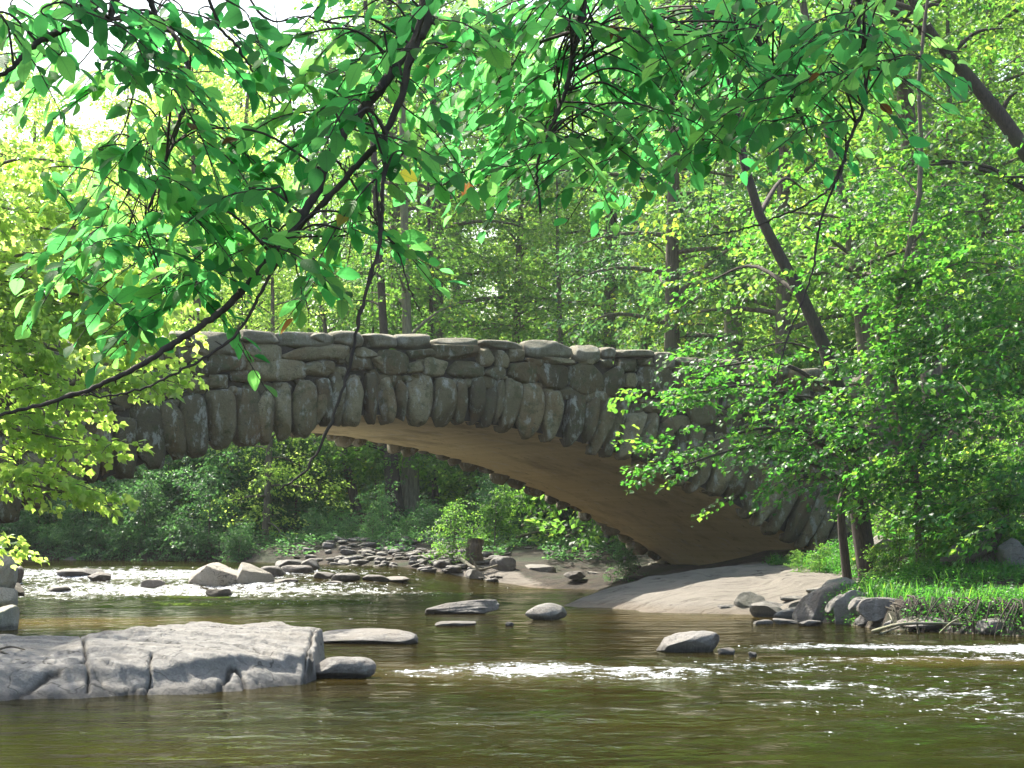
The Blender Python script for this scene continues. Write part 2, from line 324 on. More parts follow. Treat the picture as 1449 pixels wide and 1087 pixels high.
def ground_mat():
    m, n, l, b, o = mat('ground'); co = coord(n, l)
    sand = mixc(n, l, noise_(n, l, 1.2, 7, .65, co), (.15, .13, .108), (.29, .26, .22))
    sand = mixc(n, l, mrange(n, l, noise_(n, l, 22, 5, .7, co), .6, .75, 0, .6), sand, (.08, .065, .05))
    sand = mixc(n, l, mrange(n, l, noise_(n, l, 2.2, 9, .75, coord(n, l, (.5, 1.6, 1), (1, 7, 2))), .52, .62, 0, .6), sand, (.10, .085, .066))
    sand = hair(n, l, sand, .9, coord(n, l, (.6, 1.3, .6), (2, 2, 2)), .85, (.04, .032, .025), .012)
    sand = mixc(n, l, mrange(n, l, noise_(n, l, 5, 9, .75, coord(n, l, (.4, 1.3, 1), (9, 7, 2))), .60, .66, 0, .5), sand, (.34, .31, .27))
    z = N_(n, 'ShaderNodeSeparateXYZ'); l.new(co, z.inputs[0])
    sand = mixc(n, l, mrange(n, l, mathn(n, l, 'ADD', z.outputs[2], mathn(n, l, 'MULTIPLY', noise_(n, l, 1.5, 4, .6, co), -.12)), .0, .10, .55, 0), sand, (.16, .12, .08))
    soil = mixc(n, l, mrange(n, l, noise_(n, l, 3.5, 8, .7, co), .35, .65), (.018, .014, .009), (.06, .043, .027))
    soil = mixc(n, l, mrange(n, l, noise_(n, l, .7, 5, .6, coord(n, l, off=(5, 5, 0))), .48, .62, 0, .8), soil, (.022, .04, .01))
    soil = mixc(n, l, mrange(n, l, noise_(n, l, 18, 4, .7, co), .62, .70, 0, .6), soil, (.11, .08, .05))
    sm = mathn(n, l, 'ADD', attr(n, 'sand'), mathn(n, l, 'MULTIPLY', mathn(n, l, 'SUBTRACT', noise_(n, l, 2.5, 6, .7, co), .5), .8))
    c = mixc(n, l, mrange(n, l, sm, .4, .6), soil, sand)
    l.new(c, b.inputs['Base Color']); b.inputs['Roughness'].default_value = .95
    bump(n, l, b, [(noise_(n, l, 4, 9, .75, coord(n, l, (.6, 1.4, 1))), .9, .22), (noise_(n, l, 30, 5, .7, co), .5, .02)]); return m
M['ground'] = ground_mat()
def hit(px, py):                                             # where the sight line meets ground or water
    d = ray(px, py); Ys = np.arange(18, 95, .1); P = O[None] + d[None] * (Ys / d[1])[:, None]
    g_ = np.maximum(ground(P[:, 0], P[:, 1]), wz(P[:, 0], P[:, 1])); k = np.where(P[:, 2] < g_)[0]
    return P[k[0]] if len(k) else P[-1]
def spaced(a, b, c, d, fine, coarse):
    return np.concatenate([np.arange(a, b, coarse), np.arange(b, c, fine), np.arange(c, d + coarse, coarse)])
g = grid('ground', np.concatenate([np.arange(-260, -40, 12), np.arange(-40, -14, 1.5), np.arange(-14, 16, .16), np.arange(16, 40, 1.5), np.arange(40, 261, 12)]),
         np.concatenate([np.arange(-40, 15, 3), np.arange(15, 34, .8), np.arange(34, 76, .16), np.arange(76, 130, 1.5), np.arange(130, 400, 15)]), ground, M['ground'], {'sand': sandmask})
tag(g, kind='structure')

def ell(X, Y, cx, cy, rx, ry, k=1.0): return k * np.clip(1.25 - np.sqrt(((X - cx) / rx) ** 2 + ((Y - cy) / ry) ** 2), 0, 1)
RIF = [(-6, 50.5, 6, 3.2, .5), (-1, 20, 4, 3, .2), (5, 21, 2.5, 4, .5), (.2, 27.0, 1.7, 1.9, 1.0), (-1.0, 26.6, .8, 1.1, .8), (1.6, 26.4, 1.8, 2.2, .82), (3.2, 27.4, 2.4, 2.4, .6), (5.2, 31.9, 2.4, 1.4, .98), (7.2, 31.5, 2.2, 2.0, 1.0), (4.6, 28.6, 1.8, 1.0, .7), (6.5, 29.2, 2.0, 1.1, .78), (5.5, 25, 3.5, 3.5, .45), (3.5, 20.5, 2.5, 4, .35),
       (3.4, 24.3, 1.3, 1.2, .75), (4.6, 23.2, 1.4, 1.3, .78), (3.0, 21.8, 1.0, .7, .6), (5.4, 26.4, 1.4, .6, .5), (4.4, 19.4, 1.2, .7, .42), (2.8, 18.6, .8, .5, .4), (4.0, 17.0, 1.2, .5, .4),
       (-9.0, 57, 9, 3.6, 1.0), (-11, 61, 10, 2.6, .95), (-3.5, 57.0, 3.2, 2.0, .8), (-12.5, 53.5, 5, 1.6, .85), (-.5, 61.2, 2.4, .8, .35), (.5, 46.0, 1.0, .5, .3), (-2, 43.5, 1.2, .4, .3), (-3.4, 42.0, .9, .35, .33), (6.4, 36.0, 1.1, .4, .5)]
def foam(X, Y):
    f = np.zeros(X.shape)
    for r in RIF: f = np.maximum(f, ell(X, Y, *r))
    return f
def waterz(X, Y):
    f = foam(X, Y); rng = np.random.default_rng(5); P = np.stack([X.ravel() * .8, Y.ravel() * 1.0], 1)
    a = waves(P, rng, (1.0, 2.4, 4.4), (1, .6, .5), 6).reshape(X.shape)
    step = np.where(f > .4, .035 * np.sin(Y * 2.6 + 1.2 * np.sin(X * .9)), 0) * (Y > 45)
    return wz(X, Y) + a * (.006 + .03 * f) + step
def water_mat():
    m, n, l, b, o = mat('water'); co = coord(n, l)
    c = mixc(n, l, mrange(n, l, noise_(n, l, .25, 4, .6, coord(n, l, (1, 1.6, 1))), .35, .65), (.010, .009, .002), (.020, .0145, .0035))
    c = mixc(n, l, attr(n, 'shoal'), c, (.10, .065, .018))
    fa = attr(n, 'foam')
    h1 = noise_(n, l, 4.0, 4, .55, coord(n, l, (1, .8, 1))); h2 = noise_(n, l, 11, 4, .6, coord(n, l, (1, .6, 1))); h0 = noise_(n, l, 1.3, 3, .5, coord(n, l, (.8, 1.2, 1)))
    tn = noise_(n, l, 7, 7, .8, coord(n, l, (.6, .42, 1), (2, 1, 0)))
    fm = mathn(n, l, 'MULTIPLY', mrange(n, l, mathn(n, l, 'ADD', mathn(n, l, 'MULTIPLY', fa, .30), tn), .71, .79, 0, 1), mrange(n, l, noise_(n, l, 26, 4, .7, coord(n, l, (1, .3, 1), (4, 4, 4))), .40, .58, .12, 1))
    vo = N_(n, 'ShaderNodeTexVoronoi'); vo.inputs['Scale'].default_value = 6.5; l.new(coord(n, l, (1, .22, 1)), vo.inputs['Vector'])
    glint_dots = mathn(n, l, 'LESS_THAN', vo.outputs['Distance'], mathn(n, l, 'MULTIPLY', mathn(n, l, 'SUBTRACT', fa, .10), mathn(n, l, 'MULTIPLY', mrange(n, l, tn, .40, .60), .46)))  # white dots painted as sun glints, mixed in with the foam
    fm = mathn(n, l, 'MAXIMUM', fm, glint_dots)
    b.inputs['Roughness'].default_value = 1.0; b.inputs['Specular IOR Level'].default_value = 0; l.new(c, b.inputs['Base Color'])
    def bmp(hs):
        prev = None
        for h, st_, di in hs:
            x = n.new('ShaderNodeBump'); x.inputs['Strength'].default_value = st_; x.inputs['Distance'].default_value = di; l.new(h, x.inputs['Height'])
            if prev is not None: l.new(prev, x.inputs['Normal'])
            prev = x.outputs[0]
        return prev
    amp = mathn(n, l, 'ADD', mathn(n, l, 'MULTIPLY', fa, 1.3), .16)
    hh = mathn(n, l, 'MULTIPLY', mathn(n, l, 'ADD', h1, mathn(n, l, 'MULTIPLY', h2, .3)), amp)
    nm = bmp([(h0, .7, .07), (hh, .9, .10)])
    gl = N_(n, 'ShaderNodeBsdfGlossy'); gl.inputs['Roughness'].default_value = .03; gl.inputs['Color'].default_value = (.80, .80, .66, 1); l.new(nm, gl.inputs['Normal'])
    fr_ = N_(n, 'ShaderNodeFresnel'); fr_.inputs['IOR'].default_value = 1.33; l.new(nm, fr_.inputs['Normal'])
    m0 = N_(n, 'ShaderNodeMixShader'); l.new(mathn(n, l, 'MULTIPLY', fr_.outputs[0], .8), m0.inputs[0]); l.new(b.outputs[0], m0.inputs[1]); l.new(gl.outputs[0], m0.inputs[2])
    d = N_(n, 'ShaderNodeBsdfPrincipled'); d.inputs['Base Color'].default_value = (.74, .79, .84, 1); d.inputs['Roughness'].default_value = .3
    l.new(bmp([(h2, 1, .14)]), d.inputs['Normal'])
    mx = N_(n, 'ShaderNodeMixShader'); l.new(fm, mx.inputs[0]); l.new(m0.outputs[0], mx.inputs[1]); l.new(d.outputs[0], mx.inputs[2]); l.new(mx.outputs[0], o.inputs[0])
    return m
M['water'] = water_mat()
def shoal(X, Y): return np.maximum.reduce([ell(X, Y, -8.5, 40.5, 3.6, 3.2, .9), ell(X, Y, -.5, 26.5, 3, 2.6, .35), ell(X, Y, 6.3, 28.6, 2.4, 1.2, .5), ell(X, Y, 3.5, 42, 3.5, 2, .35), ell(X, Y, 1, 55, 4, 6, .25)]) ** 1.2
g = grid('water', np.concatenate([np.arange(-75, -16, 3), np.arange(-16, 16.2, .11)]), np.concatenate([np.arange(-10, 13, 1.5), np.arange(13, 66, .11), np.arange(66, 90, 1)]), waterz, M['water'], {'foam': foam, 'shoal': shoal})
tag(g, kind='structure')

# ------------------------------------------------------------------ the bridge
bridge = empty('stone_arch_bridge', BC)
tag(bridge, 'stone arch bridge faced with rounded boulders, crossing the creek in one low span', 'bridge')
IN = np.array([(-13.3, -.6), (-12.9, 0), (-12.3, .65), (-11.4, 1.35), (-10.4, 1.98), (-9.5, 2.35), (-8.42, 2.75), (-7.0, 3.28), (-5.7, 3.72), (-4.03, 4.12), (-2.3, 4.36), (-.52, 4.38), (1.32, 4.22),
               (2.8, 4.0), (4.19, 3.72), (5.78, 3.26), (7.2, 2.72), (8.87, 1.98), (10.36, 1.2), (11.3, .6), (12.1, -.1), (12.5, -.6)])
INs = lin(IN, 160)
def intr(u): return np.interp(u, INs[:, 0], INs[:, 1], left=-.8, right=-.8)
def top(u): return 6.05 - .0046 * (np.asarray(u) + 1.5) ** 2
BWID = 9.0
def strip(mb, A, B, mi=0, tone=.5):
    n = len(A); V = np.vstack([A, B]); i = np.arange(n - 1); mb.add(V, np.stack([i, i + 1, i + n + 1, i + n], 1), tone, mi)
us = np.concatenate([np.linspace(-19, INs[0, 0] - .01, 8), INs[:, 0], np.linspace(INs[-1, 0] + .01, 20, 8)])
zi = np.concatenate([np.full(8, -.8), INs[:, 1], np.full(8, -.8)])
def line(zz, s): return np.array([bw(u, z, s) for u, z in zip(us, zz)])
core = MB(); tp = top(us) - .12; dk = top(us) - 1.0
strip(core, line(zi, .02), line(tp, .02)); strip(core, line(tp, .02), line(tp, .5)); strip(core, line(tp, .5), line(dk, .5))
strip(core, line(dk, BWID - .5), line(tp, BWID - .5)); strip(core, line(tp, BWID - .5), line(tp, BWID)); strip(core, line(tp, BWID), line(zi, BWID))
core.obj('wall_core', M['mortar'], bridge, False)
rd = MB(); strip(rd, line(dk, .5), line(dk, BWID - .5)); rd.obj('roadway', M['road'], bridge, False)
sf = MB(); n_ = 30; ss = np.linspace(.02, BWID, n_)
VV = np.array([[bw(u, z + .0 + .012 * sin(u * 9), s) for u, z in INs] for s in ss]); A_ = VV.reshape(-1, 3); nu = len(INs)
i = (np.arange(n_ - 1)[:, None] * nu + np.arange(nu - 1)[None]).ravel()
sf.add(A_, np.stack([i, i + nu, i + nu + 1, i + 1], 1))
me = sf.mesh('arch_soffit', M['soffit']); uvl = me.uv_layers.new(name='uv')
arc = np.concatenate([[0], np.cumsum(np.linalg.norm(np.diff(INs, axis=0), axis=1))])
vi = np.zeros(len(me.loops), np.int32); me.loops.foreach_get('vertex_index', vi)
uv = np.stack([arc[vi % nu], ss[vi // nu]], 1); uvl.data.foreach_set('uv', uv[:, ::-1].astype(np.float32).ravel() if False else uv.astype(np.float32).ravel())
link('arch_soffit', me, bridge)
# each voussoir boulder: top centre, bottom centre, width, all as seen on the near face
def z3(x, y): return (x / 2.898, 440 + y / 2.898)
def z4(x, y): return (450 + x / 2.898, 440 + y / 2.898)
def z5(x, y): return (900 + x / 2.639, 440 + y / 2.639)
ring = []
for a in [(-330, 1000, -290, 1190, 110), (-235, 890, -200, 1080, 100), (-150, 790, -120, 990, 105), (-70, 710, -40, 920, 100), (20, 620, 45, 860, 115), (115, 590, 145, 805, 95), (205, 560, 230, 770, 85), (285, 530, 310, 735, 80), (350, 500, 375, 705, 65), (415, 470, 435, 690, 62), (500, 435, 520, 680, 98), (600, 400, 620, 645, 110),
          (690, 370, 720, 605, 95), (780, 350, 800, 600, 98), (885, 330, 905, 562, 132), (998, 318, 1010, 550, 108), (1080, 320, 1085, 545, 82), (1145, 295, 1160, 535, 68), (1240, 290, 1245, 515, 102), (1315, 280, 1330, 470, 62), (1380, 275, 1385, 468, 62)]:
    ring.append((z3(a[0], a[1]), z3(a[2], a[3]), a[4] / 2.898))
for a in [(15, 280, -10, 462, 50), (65, 248, 65, 462, 62), (140, 260, 135, 470, 88), (205, 252, 220, 462, 52), (275, 268, 288, 465, 76), (342, 266, 345, 460, 52), (420, 262, 405, 470, 105), (515, 282, 503, 472, 88), (583, 283, 580, 460, 55),
          (657, 272, 637, 466, 70), (710, 297, 685, 474, 52), (745, 288, 722, 462, 34), (795, 293, 758, 494, 72), (873, 302, 845, 518, 112), (963, 332, 940, 530, 84), (1053, 338, 1033, 548, 84), (1124, 352, 1090, 540, 56), (1192, 357, 1132, 580, 74),
          (1250, 357, 1184, 596, 62), (1305, 402, 1245, 600, 78), (1370, 418, 1300, 634, 62), (1432, 440, 1372, 645, 62)]:
    ring.append((z4(a[0], a[1]), z4(a[2], a[3]), a[4] / 2.898))
for a in [(118, 425, 62, 605, 58), (180, 432, 118, 625, 50), (222, 432, 165, 648, 55), (285, 470, 212, 672, 66), (345, 510, 283, 690, 68), (402, 512, 338, 710, 82), (462, 560, 398, 770, 88), (530, 610, 448, 800, 70), (590, 640, 505, 828, 70), (645, 665, 560, 855, 62), (695, 685, 603, 885, 62), (745, 700, 650, 912, 62), (800, 740, 700, 945, 64), (850, 780, 745, 980, 64)]:
    ring.append((z5(a[0], a[1]), z5(a[2], a[3]), a[4] / 2.639))
ringtop = []
for k, (a, b, w) in enumerate(ring):
    A = onb(*a); B = onb(*b); mid = (A + B) / 2; dz = A - B; L = np.linalg.norm(dz); dz /= L
    sx = w / FPX * (50 + mid[0] * sin(TH)) / cos(TH) * 1.0
    ringtop.append((A[0], A[1])); rng = np.random.default_rng(k)
    zax = BE * dz[0] + np.array([0, 0, dz[1]]); xax = np.cross(-BN, zax); xax /= np.linalg.norm(xax)
    dep = rng.uniform(.30, .42); mb = MB()
    c = bw(mid[0], mid[1], -rng.uniform(-.02, .12) + dep * .35)
    stone(mb, c, [xax, -BN, zax], (sx * .51, dep, L * .52), 100 + k, p=rng.uniform(3., 5.5), rough=.045, N=12, taper=rng.uniform(.1, .6), chop=7, cut=(.66, .92), freqs=(1.6, 4, 8))
    mb.obj('arch_stone', M['bridge'], bridge)
ringtop = np.array(sorted(ringtop))
fr = MB(); u = -12.6; k = 0
rng = np.random.default_rng(9)
while u < 12.3:
    w = rng.uniform(.34, .62); z = float(intr(u)); sl_ = float(intr(u + .2) - intr(u - .2)) / .4
    t = np.array([1, sl_]); t /= np.linalg.norm(t); nn = np.array([-t[1], t[0]]); L = rng.uniform(1.0, 1.35)
    mid = np.array([u, z]) + nn * (L / 2 - rng.uniform(.1, .24))
    zax = BE * nn[0] + np.array([0, 0, nn[1]]); xax = BE * t[0] + np.array([0, 0, t[1]])
    stone(fr, bw(mid[0], mid[1], BWID - .02), [xax, -BN, zax], (w * rng.uniform(.54, .64), .36, L / 2 * rng.uniform(.85, 1.1)), 300 + k, p=3.6, N=8, taper=rng.uniform(0, .4), chop=5, cut=(.6, .9))
    u += w / sqrt(1 + sl_ * sl_) * 1.0; k += 1
fr.obj('rear_arch_ring', M['bridge'], bridge)
# spandrel boulders between the ring and the coping: measured ones first, then small filling stones
sp = []
for x, y, w, h in [(60, 172, 122, 66), (195, 172, 92, 46), (300, 215, 132, 108), (420, 176, 114, 46), (560, 168, 190, 66), (395, 232, 62, 46), (478, 230, 100, 80), (603, 240, 152, 68), (685, 190, 72, 76), (750, 200, 62, 72), (808, 185, 64, 56),
                   (720, 257, 88, 58), (836, 256, 132, 86), (956, 268, 142, 104), (866, 205, 42, 22), (985, 207, 136, 30), (1095, 277, 140, 126), (1207, 282, 92, 128), (1270, 222, 92, 58), (1342, 210, 50, 34), (1284, 285, 62, 60), (1290, 346, 66, 62),
                   (1382, 295, 152, 142), (1388, 392, 116, 56), (220, 265, 50, 62), (175, 215, 102, 58), (28, 235, 76, 60), (130, 200, 40, 40), (1100, 212, 60, 32), (1180, 215, 50, 40), (240, 205, 50, 36)]:
    sp.append((*z4(x, y), w / 2.898, h / 2.898))
for x, y, w, h in [(1062, 172, 176, 82), (1292, 173, 272, 58), (1130, 242, 236, 92), (1305, 240, 150, 62), (935, 212, 152, 72), (812, 303, 92, 74), (897, 290, 82, 62), (1000, 262, 110, 62), (840, 240, 122, 62), (705, 322, 96, 60), (720, 250, 110, 60), (620, 330, 100, 70),
                   (620, 270, 100, 60), (520, 360, 110, 80), (510, 290, 110, 60), (400, 400, 110, 80), (400, 320, 110, 70), (300, 440, 100, 90), (300, 350, 110, 80), (200, 480, 110, 80), (190, 390, 110, 90), (100, 520, 100, 90), (90, 420, 110, 90), (0, 560, 100, 90), (0, 450, 110, 100), (-100, 600, 110, 100), (-100, 480, 120, 110), (600, 200, 120, 60), (480, 220, 120, 60), (360, 240, 120, 60), (240, 280, 120, 70), (120, 310, 120, 70), (0, 340, 120, 70)]:
    sp.append((*z3(x, y), w / 2.898, h / 2.898))
for x, y, w, h in [(240, 390, 116, 80), (165, 258, 70, 84), (165, 335, 80, 56), (238, 300, 84, 80), (250, 225, 90, 50), (320, 260, 70, 60), (360, 330, 100, 80), (340, 425, 90, 80), (430, 290, 90, 70), (450, 370, 90, 76), (430, 450, 84, 72), (520, 300, 90, 70), (540, 380, 90, 80), (520, 460, 90, 76), (500, 530, 70, 60),
                   (620, 320, 90, 70), (630, 400, 90, 80), (610, 480, 90, 76), (590, 560, 80, 70), (700, 340, 80, 70), (720, 420, 90, 80), (700, 500, 90, 76), (680, 590, 80, 90), (790, 380, 90, 80), (800, 460, 90, 80), (780, 550, 90, 90), (760, 640, 80, 90), (870, 420, 90, 90), (870, 520, 90, 90), (860, 620, 90, 90), (860, 710, 90, 80), (400, 225, 90, 50), (500, 240, 90, 50), (600, 250, 90, 60), (700, 270, 90, 60), (800, 310, 90, 60), (440, 235, 60, 40)]:
    sp.append((*z5(x, y), w / 2.639, h / 2.639))
sm_ = MB(); rng = np.random.default_rng(4); occ = []
for k, (px, py, w, h) in enumerate(sp):
    A = onb(px, py); s = (50 + A[0] * sin(TH)) / FPX; hw = w * s / cos(TH) / 2 * 1.03; hh = h * s / 2 * 1.04
    occ.append((A[0], A[1], hw, hh)); a = rng.normal() * .05
    xax = BE * cos(a) + np.array([0, 0, sin(a)]); zax = -BE * sin(a) + np.array([0, 0, cos(a)]); d = rng.uniform(.2, .3)
    stone(sm_, bw(A[0], A[1], d * .35), [xax, -BN, zax], (hw * .99, d, hh * 1.0), 500 + k, p=rng.uniform(3.2, 6), rough=.04, N=12, chop=8, cut=(.66, .92), freqs=(1.6, 4, 8))
k = 0
for _ in range(9000):                                        # chinks
    u = rng.uniform(-19, 19); zt = float(top(u)) - .15; zb = float(np.interp(u, ringtop[:, 0], ringtop[:, 1])) - .1
    if u < -14: zb = 0
    if u > 13: zb = 1.0
    if zb >= zt: continue
    z = rng.uniform(zb, zt); w = rng.uniform(.12, .42) if _ > 700 else rng.uniform(.35, .5); h = w * rng.uniform(.45, .85)
    if any(((u - a) / (c * .80 + w * .7)) ** 2 + ((z - b) / (d * .80 + h * .7)) ** 2 < 1 for a, b, c, d in occ): continue
    occ.append((u, z, w, h)); stone(sm_, bw(u, z, .12), [BE, -BN, np.array([0, 0, 1])], (w, .2, h), 900 + k, p=3, N=8, chop=2); k += 1
    if k > 330: break
sm_.obj('spandrel_masonry', M['bridge'], bridge)
# coping stones along the near parapet
cop = [(*z4(-5, 108), 62, 46), (*z4(125, 116), 122, 66), (*z4(255, 122), 136, 54), (*z4(402, 124), 152, 62), (*z4(572, 134), 180, 46), (*z4(760, 140), 176, 36), (*z4(952, 158), 200, 74), (*z4(1104, 176), 100, 72), (*z4(1192, 172), 64, 46), (*z4(1303, 174), 152, 34), (*z4(1412, 205), 76, 68),
       (*z3(905, 135), 190, 96), (*z3(1063, 108), 150, 56), (*z3(1253, 120), 228, 68), (*z3(755, 120), 110, 70), (*z3(640, 140), 130, 64), (*z3(505, 150), 140, 70), (*z3(365, 165), 140, 64), (*z3(225, 185), 140, 64), (*z3(85, 205), 140, 70), (*z3(-55, 225), 140, 70), (*z3(-200, 250), 150, 70)]
c5 = [(105, 190, 82, 56), (190, 188, 84, 32), (275, 196, 84, 36), (355, 204, 80, 44), (455, 218, 110, 32), (560, 226, 100, 44), (660, 236, 98, 40), (760, 250, 100, 36), (860, 262, 100, 44), (965, 272, 100, 44)]
cop += [(*z5(x, y), w * 2.898 / 2.639, h * 2.898 / 2.639) for x, y, w, h in c5]
cov = []
for k, (px, py, w, h) in enumerate(cop):
    A = onb(px, py); s = (50 + A[0] * sin(TH)) / FPX / 2.898; hw = w * s / cos(TH) / 2 * 1.03; hh = h * s / 2 * 1.08; rng = np.random.default_rng(40 + k); a = rng.normal() * .03
    cov.append((A[0] - hw, A[0] + hw)); mb = MB()
    xax = BE * cos(a) + np.array([0, 0, sin(a)]); zax = -BE * sin(a) + np.array([0, 0, cos(a)])
    stone(mb, bw(A[0], A[1], .26), [xax, -BN, zax], (hw, rng.uniform(.36, .46), hh), 700 + k, p=rng.uniform(3.2, 5), rough=.05, N=12, chop=6)
    mb.obj('coping_stone', M['coping'], bridge)
rc = MB(); u = -18.5; k = 0; rng = np.random.default_rng(77)
while u < 19:
    w = rng.uniform(.8, 1.7); stone(rc, bw(u + w / 2, float(top(u + w / 2)), BWID - .25), [BE, -BN, np.array([0, 0, 1])], (w * .51, .4, rng.uniform(.15, .25)), 800 + k, p=3.4, N=8, chop=2); u += w; k += 1
rc.obj('rear_coping', M['coping'], bridge)
rs = MB(); rng = np.random.default_rng(78)
for k in range(420):
    u = rng.uniform(-18, 18.5); zt = float(top(u)) - .1; zb = max(float(intr(u)) + 1.0, .3)
    if zt - zb < .2: continue
    z = rng.uniform(zb, zt); w = rng.uniform(.25, .5); stone(rs, bw(u, z, BWID - .02), [BE, -BN, np.array([0, 0, 1])], (w, .2, w * rng.uniform(.5, .8)), 1300 + k, N=4)
rs.obj('rear_masonry', M['bridge'], bridge)

# ------------------------------------------------------------------ rocks
def rock(px, py, w, h, label, dep=None, m='rock', seed=0, yaw=0, tilt=0, p=3.0, rough=.035, chop=9, base=0.0, sink=.35, Y=None, name='rock', cat='rock', group=None, N=22):
    """px,py: centre of its foot in the photograph, w,h its size there; the foot lies at height base (water level) or at depth Y on the ground"""
    B = hit(px, py) if Y is None else at(px, py, Y)
    s = B[1] / FPX; hw = w * s / 2; H = h * s; dp = (dep or .7) * w * s / 2
    hz = H * (1 + sink) / 2; c = np.array([B[0], B[1] + dp * .8, B[2] + H - hz])
    R = Matrix.Rotation(radians(yaw), 3, 'Z') @ Matrix.Rotation(radians(tilt), 3, 'Y'); ax = np.array(R).T
    mb = MB(); stone(mb, c, ax, (hw, dp, hz), seed, p=p, rough=min(rough, .06), chop=max(chop, 5) + 3, N=N, tone=None, cut=(.58, .9), freqs=(1.5, 4, 9))
    o = mb.obj(name, M[m]); foot = np.array([c[0], c[1], B[2]]); o.data.transform(Matrix.Translation(-Vector(foot))); o.location = foot
    tag(o, label, cat, group); return o
# the long flat slab in the near creek (a carved height field, closed underneath)
def slab():
    CK = [0]
    nx, ny = 330, 310; xs = np.linspace(-7.6, -1.9, nx); ys = np.linspace(20.6, 30.6, ny); X, Y = np.meshgrid(xs, ys)
    rng = np.random.default_rng(3); P = np.stack([X.ravel(), Y.ravel()], 1)
    nz = lambda f, k=5, s=1: waves(P, np.random.default_rng(s), (f, f * 2.2, f * 4.6), (1, .55, .3), k).reshape(X.shape)
    front = np.interp(X, [-8, -5.4, -4.5, -3.5, -2.9, -2.35, -1.9], [21.0, 21.6, 21.9, 22.6, 23.2, 23.9, 24.8]) + .10 * nz(.9, s=1)
    ledge = front + .95 + .16 * nz(.7, s=2)
    back = np.interp(X, [-8, -6, -5.2, -4.4, -3.2, -2.4, -1.9], [27.6, 28.0, 28.2, 29.6, 29.9, 28.0, 26.2]) + .12 * nz(1.0, s=3)
    right = -2.28 + .06 * nz(1.2, s=4) + (Y - 24.5) * -.03
    z = -.35 + .63 * smooth((Y - front + .10) / 1.3) ** .7
    z += .03 * smooth((Y - front) / 1.2)
    z += .06 * smooth((Y - ledge) / .08) * (.6 + .4 * np.clip(nz(.4, s=9), -1, 1)) - .05 * np.exp(-((Y - ledge + .10) / .10) ** 2)
    z += .15 * smooth((Y - ledge) / 2.5) * np.interp(X, [-8, -5.25, -5.0, -4.2, -3.2, -2.3], [.25, .35, .8, 1.15, 1.1, .7])
    z += .030 * nz(.8, s=5) + .012 * nz(2.6, s=6) + .005 * nz(8, s=7) + .012 * np.round(2.2 * nz(.7, s=12)) 
    q_ = Y * .9 + X * .22 + .25 * nz(.45, s=8); z += .035 * (np.round(q_ * 1.6) / 1.6 - q_) * 1.3 + .01 * np.sin(q_ * 23)
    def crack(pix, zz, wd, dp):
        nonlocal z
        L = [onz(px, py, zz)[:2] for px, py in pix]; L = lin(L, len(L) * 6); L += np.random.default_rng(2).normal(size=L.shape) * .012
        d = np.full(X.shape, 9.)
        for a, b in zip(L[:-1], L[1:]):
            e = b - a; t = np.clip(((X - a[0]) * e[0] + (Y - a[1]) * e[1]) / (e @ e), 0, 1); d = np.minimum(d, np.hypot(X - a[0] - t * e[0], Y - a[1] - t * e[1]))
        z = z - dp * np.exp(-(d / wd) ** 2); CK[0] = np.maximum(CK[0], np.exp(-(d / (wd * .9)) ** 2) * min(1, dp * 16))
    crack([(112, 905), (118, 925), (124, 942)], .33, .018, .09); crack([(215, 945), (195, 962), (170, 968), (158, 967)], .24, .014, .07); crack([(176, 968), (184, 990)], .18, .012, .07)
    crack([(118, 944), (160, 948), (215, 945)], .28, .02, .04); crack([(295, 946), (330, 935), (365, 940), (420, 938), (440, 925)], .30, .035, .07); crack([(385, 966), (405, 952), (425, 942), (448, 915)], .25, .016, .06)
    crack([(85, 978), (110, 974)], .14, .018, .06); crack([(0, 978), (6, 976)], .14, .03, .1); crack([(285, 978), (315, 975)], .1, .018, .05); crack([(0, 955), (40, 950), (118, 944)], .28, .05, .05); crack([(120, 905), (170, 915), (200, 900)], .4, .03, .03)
    edge = smooth((right - X) / .08) ** .6 * smooth((back - Y) / .4) * smooth((X + 7.6) / .7)
    z = -.45 + (z + .45) * edge
    mb = MB(); V = np.stack([X, Y, z], -1).reshape(-1, 3); i = (np.arange(ny - 1)[:, None] * nx + np.arange(nx - 1)[None]).ravel()
    mb.add(V, np.stack([i, i + 1, i + nx + 1, i + nx], 1), .6)
    Vb = V.copy(); Vb[:, 2] = -.5; mb.add(Vb[[0, nx - 1, nx * ny - 1, nx * (ny - 1)]], [[0, 3, 2, 1]], .6)
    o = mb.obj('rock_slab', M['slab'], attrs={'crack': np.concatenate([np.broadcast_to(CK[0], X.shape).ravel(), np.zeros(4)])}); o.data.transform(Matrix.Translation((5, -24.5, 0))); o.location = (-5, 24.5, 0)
    tag(o, 'big pale grey slab of rock with dark cracks, broad and low in the near water', 'rock')
slab()
rock(485, 962, 92, 30, 'low rounded grey rock just off the broken end of the big cracked slab', dep=.8, seed=21, chop=1, rough=.05)
rock(518, 912, 140, 18, 'thin flat pale ledge of rock behind the broken end of the big slab', dep=1.0, seed=22, p=4, rough=.06)
rock(658, 869, 112, 18, 'thin brown flat rock lying tilted in mid creek', dep=.5, m='darkrock', seed=23, tilt=-5, rough=.1)
rock(642, 886, 62, 8, 'small low pale rock just showing above water in front of thin brown rock', dep=.8, seed=24)
rock(776, 878, 66, 24, 'small pointed grey rock with its mirror image in calm water', dep=.7, seed=25, p=1.5, chop=3)
rock(722, 886, 14, 6, 'tiny pale stone between the pointed rock and the thin brown rock', seed=26, N=8)
rock(978, 924, 104, 27, 'wedge of grey rock with a dark blunt end at head of riffle', dep=.6, seed=27, tilt=-7, chop=5, rough=.1)
rock(1026, 927, 28, 12, 'small wet stone touching the dark end of the wedge rock', seed=28, N=8)
